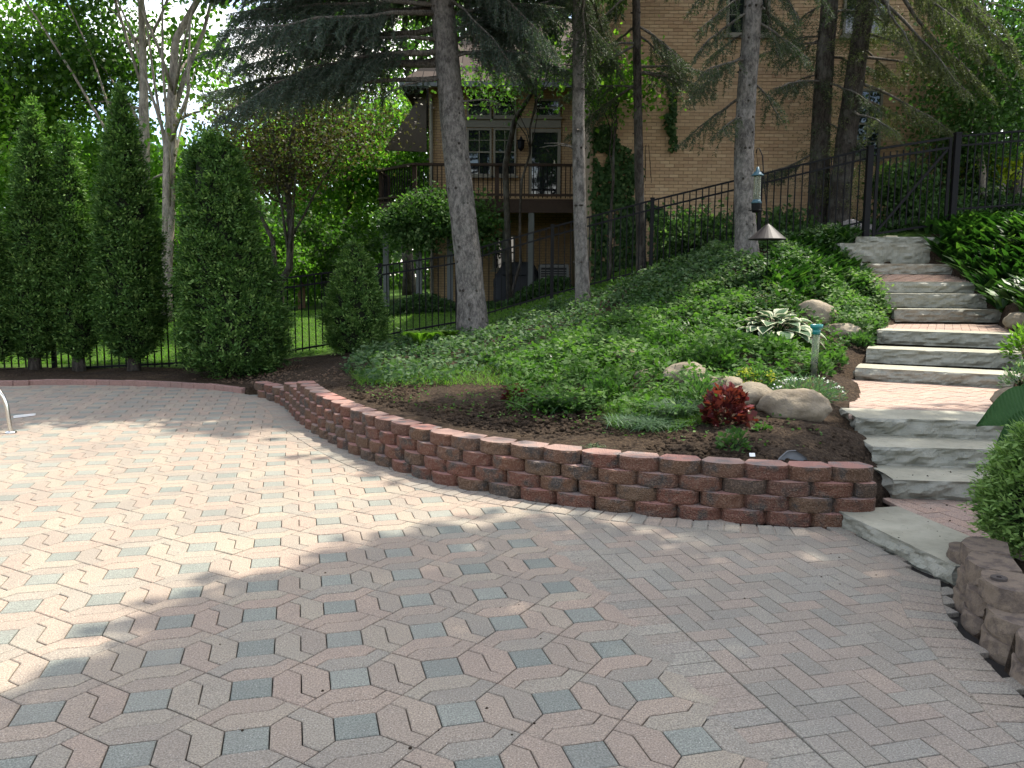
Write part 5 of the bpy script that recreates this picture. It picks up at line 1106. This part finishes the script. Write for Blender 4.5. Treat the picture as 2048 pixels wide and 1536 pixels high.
# shrubs and climbers
def shrub(label, c, rad, n, mat=None, L=(.07, .12), name='shrub', lpc=100, tb=0.):
    c = np.asarray(c, float); g = np.array([c[0], c[1], h1(c[0], c[1])]); return deciduous(name, label, g, c, .03, [(c, rad, n)], mat or M['shrub'], M['barkdark'], lpc=lpc, L=L, cat='shrub', limbs=7, sig=(.2, .2, .14), bend=.03, hollow=.3, twigw=.008, tintbias=tb)
shrub('sunlit leafy shrub behind the fence left of the feeder trunk', at(1405, 468, 16.9), (.95, .6, .42), 42, tb=.15); shrub('leafy shrub behind the fence right of the feeder trunk', at(1570, 455, 16.9), (.55, .5, .3), 20, tb=.15)
shrub('leafy shrub behind the iron gate', at(1800, 395, 16.9), (.55, .5, .8), 36); shrub('low leafy shrub behind the lower right of the gate', at(1870, 430, 16.6), (.6, .5, .35), 22); shrub('yellow-leaved shrub in front of the car', at(1985, 330, 18.6), (.45, .5, .4), 18, M['lime'], tb=-.2); shrub('dark green shrub right of the gate post', at(1990, 420, 17.), (.8, .6, .4), 26, M['ivy']); shrub('tall ivy-clad shrub at the house corner behind the gate', at(1925, 360, 18.3), (.5, .4, 1.3), 30, M['ivy'])
shrub('leafy climber hanging over the left part of the deck', at(850, 440, 21.2), (1.1, .5, .75), 60, M['shrub'], name='climbing_vine', lpc=120); shrub('trailing climber right of the thick trunk on the deck', at(955, 455, 21.2), (.45, .4, .8), 24, M['shrub'], name='climbing_vine', lpc=110)
shrub('leafy shrub under the bright maple by the lawn', at(650, 500, 25.5), (2.2, 1., 1.0), 60, M['leafdk'], (.09, .15)); shrub('leafy yellow-green shrub left of the small cone arborvitae', at(545, 520, 24.5), (1.2, 1., 1.1), 36, M['maple'], (.09, .15))
iv = thing('climbing_ivy', 'ivy climbing the left end of the tan brick wall', 'ivy', (at(1250, 560, HY-.1)[0], HY-.1, h1(at(1250, 560, HY)[0], HY-.2))); ivo = np.array(iv.location)
n = 9000; u = U(1182, 1350, n); v = U(150, 590, n); lim = np.interp(v, [150, 230, 330, 450, 590], [1200, 1212, 1275, 1330, 1345]); strand = (np.abs(u-1345-6*np.sin(v*.07)) < 9) & (v < 300) & (v > 170); nn_ = np.array([mnoise.noise(Vector((a*.022, b*.022, 4))) for a, b in zip(u, v)])
k = ((u < lim+60*nn_) & (nn_ > -.22)) | strand; P = np.array([at(a, b, HY-.03) for a, b in zip(u[k], v[k])]); P[:, 1] -= U(0, .12, len(P)); m = len(P)
cloud('leaves', P, M['ivy'], iv, (.08, .14), .8, rdir(m)*np.array([1, .4, .6])+np.array([0, 0, -.7]), np.clip(rng.normal(.55, .25, m), 0, 1), 0., ivo, rdir(m)*np.array([1, .3, .6]))
s_ = MB()
for u0 in (1215, 1245, 1280, 1305): s_.tube(wob([at(u0, 580, HY-.02), at(u0+8, 480, HY-.02), at(u0+U(-10, 15), 380, HY-.02), at(u0+U(-20, 25), 290, HY-.02)], .04, u0)-ivo, [.02, .015, .01, .006], 5)
tag(s_.obj('stem', M['barkdark'], iv), kind='stuff')
# ================================================================ objects in the garden
M['teal'] = simple('teal_metal', (.03, .085, .11), .4, .15, 20, .5); M['greenp'] = simple('green_plastic', (.01, .16, .15), .35, .1, 20, .5); M['baffle'] = simple('brown_metal', (.02, .017, .017), .55, .2, 8, .25)
def clearm():
    n = N('clear_plastic'); n.b.inputs['Transmission Weight'].default_value = .8; n.b.inputs['IOR'].default_value = 1.1; return n.fin((.62, .66, .5), .12, .5)
M['clear'] = clearm(); M['seed'] = simple('bird_seed', (.16, .14, .10), .9, .5, 90)
FY = 12.4; fp = at(1536, 520, FY); fg = h1(fp[0], FY); pole = thing('feeder_pole', 'black shepherd hook pole with dark cone baffle beside the grey trunk', 'pole', (fp[0], FY, fg)); fo = np.array([fp[0], FY, fg])
a = at(1536, 448, FY); b = at(1527, 345, FY); c = at(1525, 312, FY); d = at(1519, 297, FY); e = at(1514, 298, FY); f = at(1512.5, 306, FY)
mP = MB(); mP.tube(np.array([(fp[0], FY, fg-.2), a, b, c, d, e, f])-fo, .0085, 8); mP.obj('hook_rod', M['black'], pole, True)
ca = at(1535, 449, FY)[2]; cb = at(1535, 478, FY)[2]; mC = MB(); V, F = lathe([(.012, ca-fg+.01), (.06, ca-fg-.025), (.27, cb-fg), (.268, cb-fg-.012), (.05, ca-fg-.05), (.012, ca-fg-.03)], 28, (a[0]-fo[0], 0, 0)); mC.add(V, F); mC.obj('cone_baffle', M['baffle'], pole)
z = lambda v: at(1514, v, FY)[2]; fx_ = at(1514, 380, FY)[0]
fd = thing('bird_feeder', 'tube bird feeder with teal roof and tray hanging beside the grey trunk', 'bird feeder', (fx_, FY, z(425))); zo = z(425)
V, F = lathe([(.0, z(333)-zo), (.018, z(334)-zo), (.03, z(342)-zo), (.055, z(345)-zo), (.06, z(347)-zo), (.088, z(350)-zo), (.09, z(352)-zo), (.02, z(351)-zo)], 24); obj('roof', mesh('roof', V, F, M['teal'], True), fd)
V, F = lathe([(.052, z(351.5)-zo), (.052, z(401)-zo)], 20); obj('tube', mesh('tube', V, F, M['clear'], True), fd); mS = MB(); V, F = lathe([(.0, z(388)-zo), (.044, z(389)-zo), (.044, z(400.5)-zo)], 16); mS.add(V, F); mS.obj('seed', M['seed'], fd); mR = MB(); mR.tube([(0, 0, z(350)-zo), (0, 0, z(402)-zo)], .008, 8); mR.obj('centre_rod', M['black'], fd)
V, F = lathe([(.05, z(399)-zo), (.062, z(402)-zo), (.085, z(406)-zo), (.072, z(407)-zo)], 22); obj('collar', mesh('collar', V, F, M['teal'], True), fd); V, F = lathe([(.072, z(407)-zo), (.065, z(421)-zo), (.055, z(425)-zo), (0, z(425)-zo)], 20); obj('base', mesh('base', V, F, M['black'], True), fd)
V, F = lathe([(.098, .035), (.104, .03), (.098, .024), (.092, .03), (.098, .035)], 24); obj('perch_ring', mesh('perch_ring', V, F, M['black'], True), fd); mW = MB(); mW.tube([(0, 0, z(333)-zo), (at(1513, 306, FY)[0]-fx_, 0, z(305)-zo)], .0035, 5); mW.obj('hanger', M['black'], fd)
gp_ = gh(1627, 752); gt = at(1634, 645, gp_[1]); rg = thing('rain_gauge', 'clear tube rain gauge with teal rim standing in the bed', 'rain gauge', gp_); k_ = gp_[1]/FPX; ax = gt-gp_
def along(r, t0, t1, mat, name, n=16):
    m = MB(); m.tube([ax*t0, ax*t1], r, n); return m.obj(name, mat, rg, True)
along(7*k_, .0, .80, M['clear'], 'tube'); along(5.2*k_, .0, .28, simple('pale_water', (.42, .45, .32), .3, .1, 10), 'water'); V, F = lathe([(7.6*k_, 0), (8.5*k_, .012), (12*k_, .02), (12.2*k_, .055), (11*k_, .055), (7*k_, .02)], 24, ax*.86); obj('rim', mesh('rim', V, F, M['greenp'], True), rg); along(8*k_, .78, .88, M['greenp'], 'collar')
# pool handrail
p0 = gz(22, 866); hr = thing('handrail', 'bent stainless steel pool handrail at the left edge of the patio', 'handrail', p0); K = p0[1]/FPX
mH = MB(); Pth = [(0, 0, -.03), (-4*K, 0, 45*K), (-8*K, 0, 66*K), (-16*K, .0, 82*K), (-30*K, 0, 93*K), (-70*K, .02, 97*K), (-110*K, .03, 93*K), (-135*K, .04, 70*K), (-140*K, .04, -.03)]; Ph, _ = spline(np.array(Pth), .03); mH.tube(Ph, .0215, 14); mH.obj('rail', M['steel'], hr, True)
for xx in (0, -140*K): V, F = lathe([(.024, .02), (.05, .014), (.055, .003), (.055, 0)], 20, (xx, 0 if xx == 0 else .04, .004)); obj('escutcheon', mesh('escutcheon', V, F, M['steel'], True), hr)
a, b = gz(27, 837), gz(68, 832); m = MB(); m.add([(*a[:2], .004), (*(b[:2]), .004), (b[0], b[1]+.035, .004), (a[0], a[1]+.05, .004), (*a[:2], .03), (*(b[:2]), .025), (b[0], b[1]+.035, .025), (a[0], a[1]+.05, .03)], [(0,3,2,1), (4,5,6,7), (0,1,5,4), (1,2,6,5), (2,3,7,6), (3,0,4,7)])
tag(m.obj('plastic_strip', simple('white_plastic', (.75, .75, .74), .5, .05)), 'white plastic strip lying on the patio by the steel handrail', 'strip')
# plant tag and slate
p = gh(1505, 913); m = MB(); m.add([(-.02, 0, 0), (.02, 0, 0), (.02, .004, 0), (-.02, .004, 0), (-.02, .014, .022), (.02, .014, .022), (.02, .018, .022), (-.02, .018, .022)], [(0,3,2,1), (4,5,6,7), (0,1,5,4), (1,2,6,5), (2,3,7,6), (3,0,4,7)]); tag(m.obj('plant_tag', simple('tag_white', (.8, .8, .78), .5, .03), loc=p), 'small white plant tag stuck in the soil behind the wall', 'tag')
p = gh(1585, 922); m = MB(); V, F = prism([(-.12, 0), (.12, 0), (.095, .055), (.03, .10), (-.03, .095), (-.085, .05)], -.012, .012, .003); V = V[:, [0, 2, 1]]; V = np.stack([V[:, 0], V[:, 1]+V[:, 2]*.3, V[:, 2]-.03], 1); m.add(V, [f[::-1] for f in F]); tag(m.obj('slate_piece', simple('slate', (.13, .135, .14), .7, .25, 12, .3, 0, .3), loc=p), 'grey flat stone leaning behind the top of the block wall', 'stone')
p = at(1781, 466, 15.0); m = MB(); m.box((-.1, -.06, -.05), (.1, .06, .09)); tag(m.obj('stone_block', simple('cream_stone', (.5, .44, .30), .8, .15, 10), loc=(p[0], p[1], h1(p[0], p[1]))), 'small cream stone block at the foot of the gate', 'stone')
# air conditioner, covered grill, planter and bin by the house
g0 = b2(1105, 21.9); ac = thing('air_conditioner', 'grey air conditioner unit in the shade under the deck', 'air conditioner', g0); acm = simple('grey_enamel', (.13, .13, .12), .5, .1)
m = MB(); m.box((-.38, -.38, .04), (.38, .38, .1)); m.box((-.38, -.38, .7), (.38, .38, .78)); [m.box((sx*.36-.03, sy*.36-.03, .1), (sx*.36+.03, sy*.36+.03, .7)) for sx in (-1, 1) for sy in (-1, 1)]; m.obj('casing', acm, ac)
m = MB(); m.box((-.33, -.33, .1), (.33, .33, .7)); m.obj('coil', M['black'], ac)
for k in range(9): m = MB(); m.box((-.335, -.362, .14+k*.06), (.335, -.34, .165+k*.06)); m.obj('louvre', acm, ac)
V, F = lathe([(.30, .782), (.28, .80), (.05, .80), (0, .80)], 20); obj('fan_grille', mesh('fan_grille', V, F, M['black']), ac)
g0 = b2(1035, 22.2); gr = thing('covered_grill', 'barbecue grill under a dark cover below the deck', 'grill', g0); bm = bmesh.new(); bmesh.ops.create_cube(bm, size=1.); bmesh.ops.subdivide_edges(bm, edges=bm.edges[:], cuts=6, use_grid_fill=True)
for v in bm.verts: t = v.co.z+.5; v.co = Vector((v.co.x*(1.15-.45*max(0, t-.6)/.4)*1.1, v.co.y*.6*(1.1-.4*max(0, t-.6)/.4), t*1.1)); v.co += Vector((1, 1, 0))*.03*mnoise.noise(v.co*5)
me = bpy.data.meshes.new('cover'); bm.to_mesh(me); bm.free(); me.materials.append(simple('dark_cover', (.02, .022, .026), .6, .3, 6)); me.polygons.foreach_set('use_smooth', np.ones(len(me.polygons), bool)); obj('cover', me, gr); m = MB(); m.tube([(-.4, -.36, .75), (.4, -.36, .75)], .02, 6); m.obj('handle', M['black'], gr)
g0 = b2(562, 26.); pt = thing('planter_box', 'raised wooden planter box beyond the lawn', 'planter', g0); wd = simple('weathered_wood', (.16, .09, .055), .8, .3, 10)
zt = at(562, 541, 26)[2]-g0[2]
for k in range(3): m = MB(); h0 = zt-.42+k*.14; m.box((-.7, -.35, h0), (.7, -.31, h0+.132)); m.box((-.7, .31, h0), (.7, .35, h0+.132)); m.obj('board', wd, pt)
m = MB(); [m.box((sx*.67-.04, sy*.28-.04, -.05), (sx*.67+.04, sy*.28+.04, zt)) for sx in (-1, 1) for sy in (-1, 1)]; m.obj('leg_frame', wd, pt); m = MB(); m.box((-.66, -.3, zt-.1), (.66, .3, zt-.03)); m.obj('soil', M['ground'], pt)
g0 = b2(667, 26.); bn = thing('storage_bin', 'dark bin with grey lid beyond the lawn', 'bin', g0); zt = at(667, 538, 26)[2]-g0[2]; m = MB(); m.add([(-.22, -.2, 0), (.22, -.2, 0), (.22, .2, 0), (-.22, .2, 0), (-.28, -.25, zt-.08), (.28, -.25, zt-.08), (.28, .25, zt-.08), (-.28, .25, zt-.08)], [(0,3,2,1), (0,1,5,4), (1,2,6,5), (2,3,7,6), (3,0,4,7), (4,5,6,7)]); m.obj('body', simple('dark_bin', (.03, .04, .045), .5, .2), bn); m = MB(); m.box((-.3, -.27, zt-.078), (.3, .27, zt)); m.obj('lid', simple('bin_lid', (.16, .17, .17), .5, .1), bn)
# parked car at the right edge
cp = at(2032, 430, 21.); cg = h1(cp[0], 21.); car = thing('parked_car', 'dark car with red tail light at the right edge behind the fence', 'car', (cp[0]+1.0, 22.5, cg)); cpaint = simple('car_paint', (.012, .012, .014), .2, .1, 5, .6); Wd = .95
prof = [(-2.3, .35), (-2.32, .8), (-2.25, 1.05), (-2.0, 1.62), (-1.5, 1.75), (.2, 1.74), (.95, 1.18), (2.1, 1.02), (2.3, .75), (2.3, .35)]   # rear (towards us) to front
m = MB(); n = len(prof); V = []
for sx, tz in ((-1, 1), (1, 1)):
    for y_, z_ in prof: V.append((sx*(Wd-(.14 if z_ > 1.3 else 0)), y_, z_))
F = [(i, i+1, n+i+1, n+i) for i in range(n-1)]+[(n-1, 0, n, 2*n-1)]+[tuple(range(n-1, -1, -1)), tuple(range(n, 2*n))]; m.add(V, F); m.obj('body', cpaint, car)
m = MB(); m.add([(-.72, -2.262, 1.1), (.72, -2.262, 1.1), (.66, -2.035, 1.58), (-.66, -2.035, 1.58), (-.72, -2.2, 1.1), (.72, -2.2, 1.1), (.66, -1.98, 1.58), (-.66, -1.98, 1.58)], [(0,1,2,3), (7,6,5,4), (0,4,5,1), (2,6,7,3)]); m.obj('rear_window', M['glass'], car)
red = simple('tail_light', (.45, .012, .01), .2, .1, 10, .6)
for sx in (-1, 1): m = MB(); m.box((sx*.84-.1, -2.36, .82), (sx*.84+.1, -2.2, 1.22)); m.obj('tail_light', red, car)
m = MB(); m.box((-.93, -2.42, .38), (.93, -2.33, .62)); m.obj('bumper', simple('bumper', (.03, .03, .03), .5, .1), car); m = MB(); m.box((-.26, -2.345, .72), (.26, -2.325, .86)); m.obj('number_plate', simple('plate', (.4, .4, .4), .4, .05), car)
for sx in (-1, 1):
    for yy in (-1.4, 1.45):
        m = MB(); V, F = lathe([(.0, 0), (.34, 0), (.34, .22), (.0, .22)], 20); V = np.array(V)[:, [2, 0, 1]]+np.array([sx*.78-.11+sx*.08, yy, .34]); m.add(V, F); w__ = m.obj('wheel', simple('tyre', (.02, .02, .02), .9, .1), car)
        m = MB(); V, F = lathe([(.0, 0), (.2, 0), (.2, .01), (.0, .01)], 14); V = np.array(V)[:, [2, 0, 1]]+np.array([sx*.97, yy, .34]); m.add(V, F); m.obj('rim', M['steel'], w__)
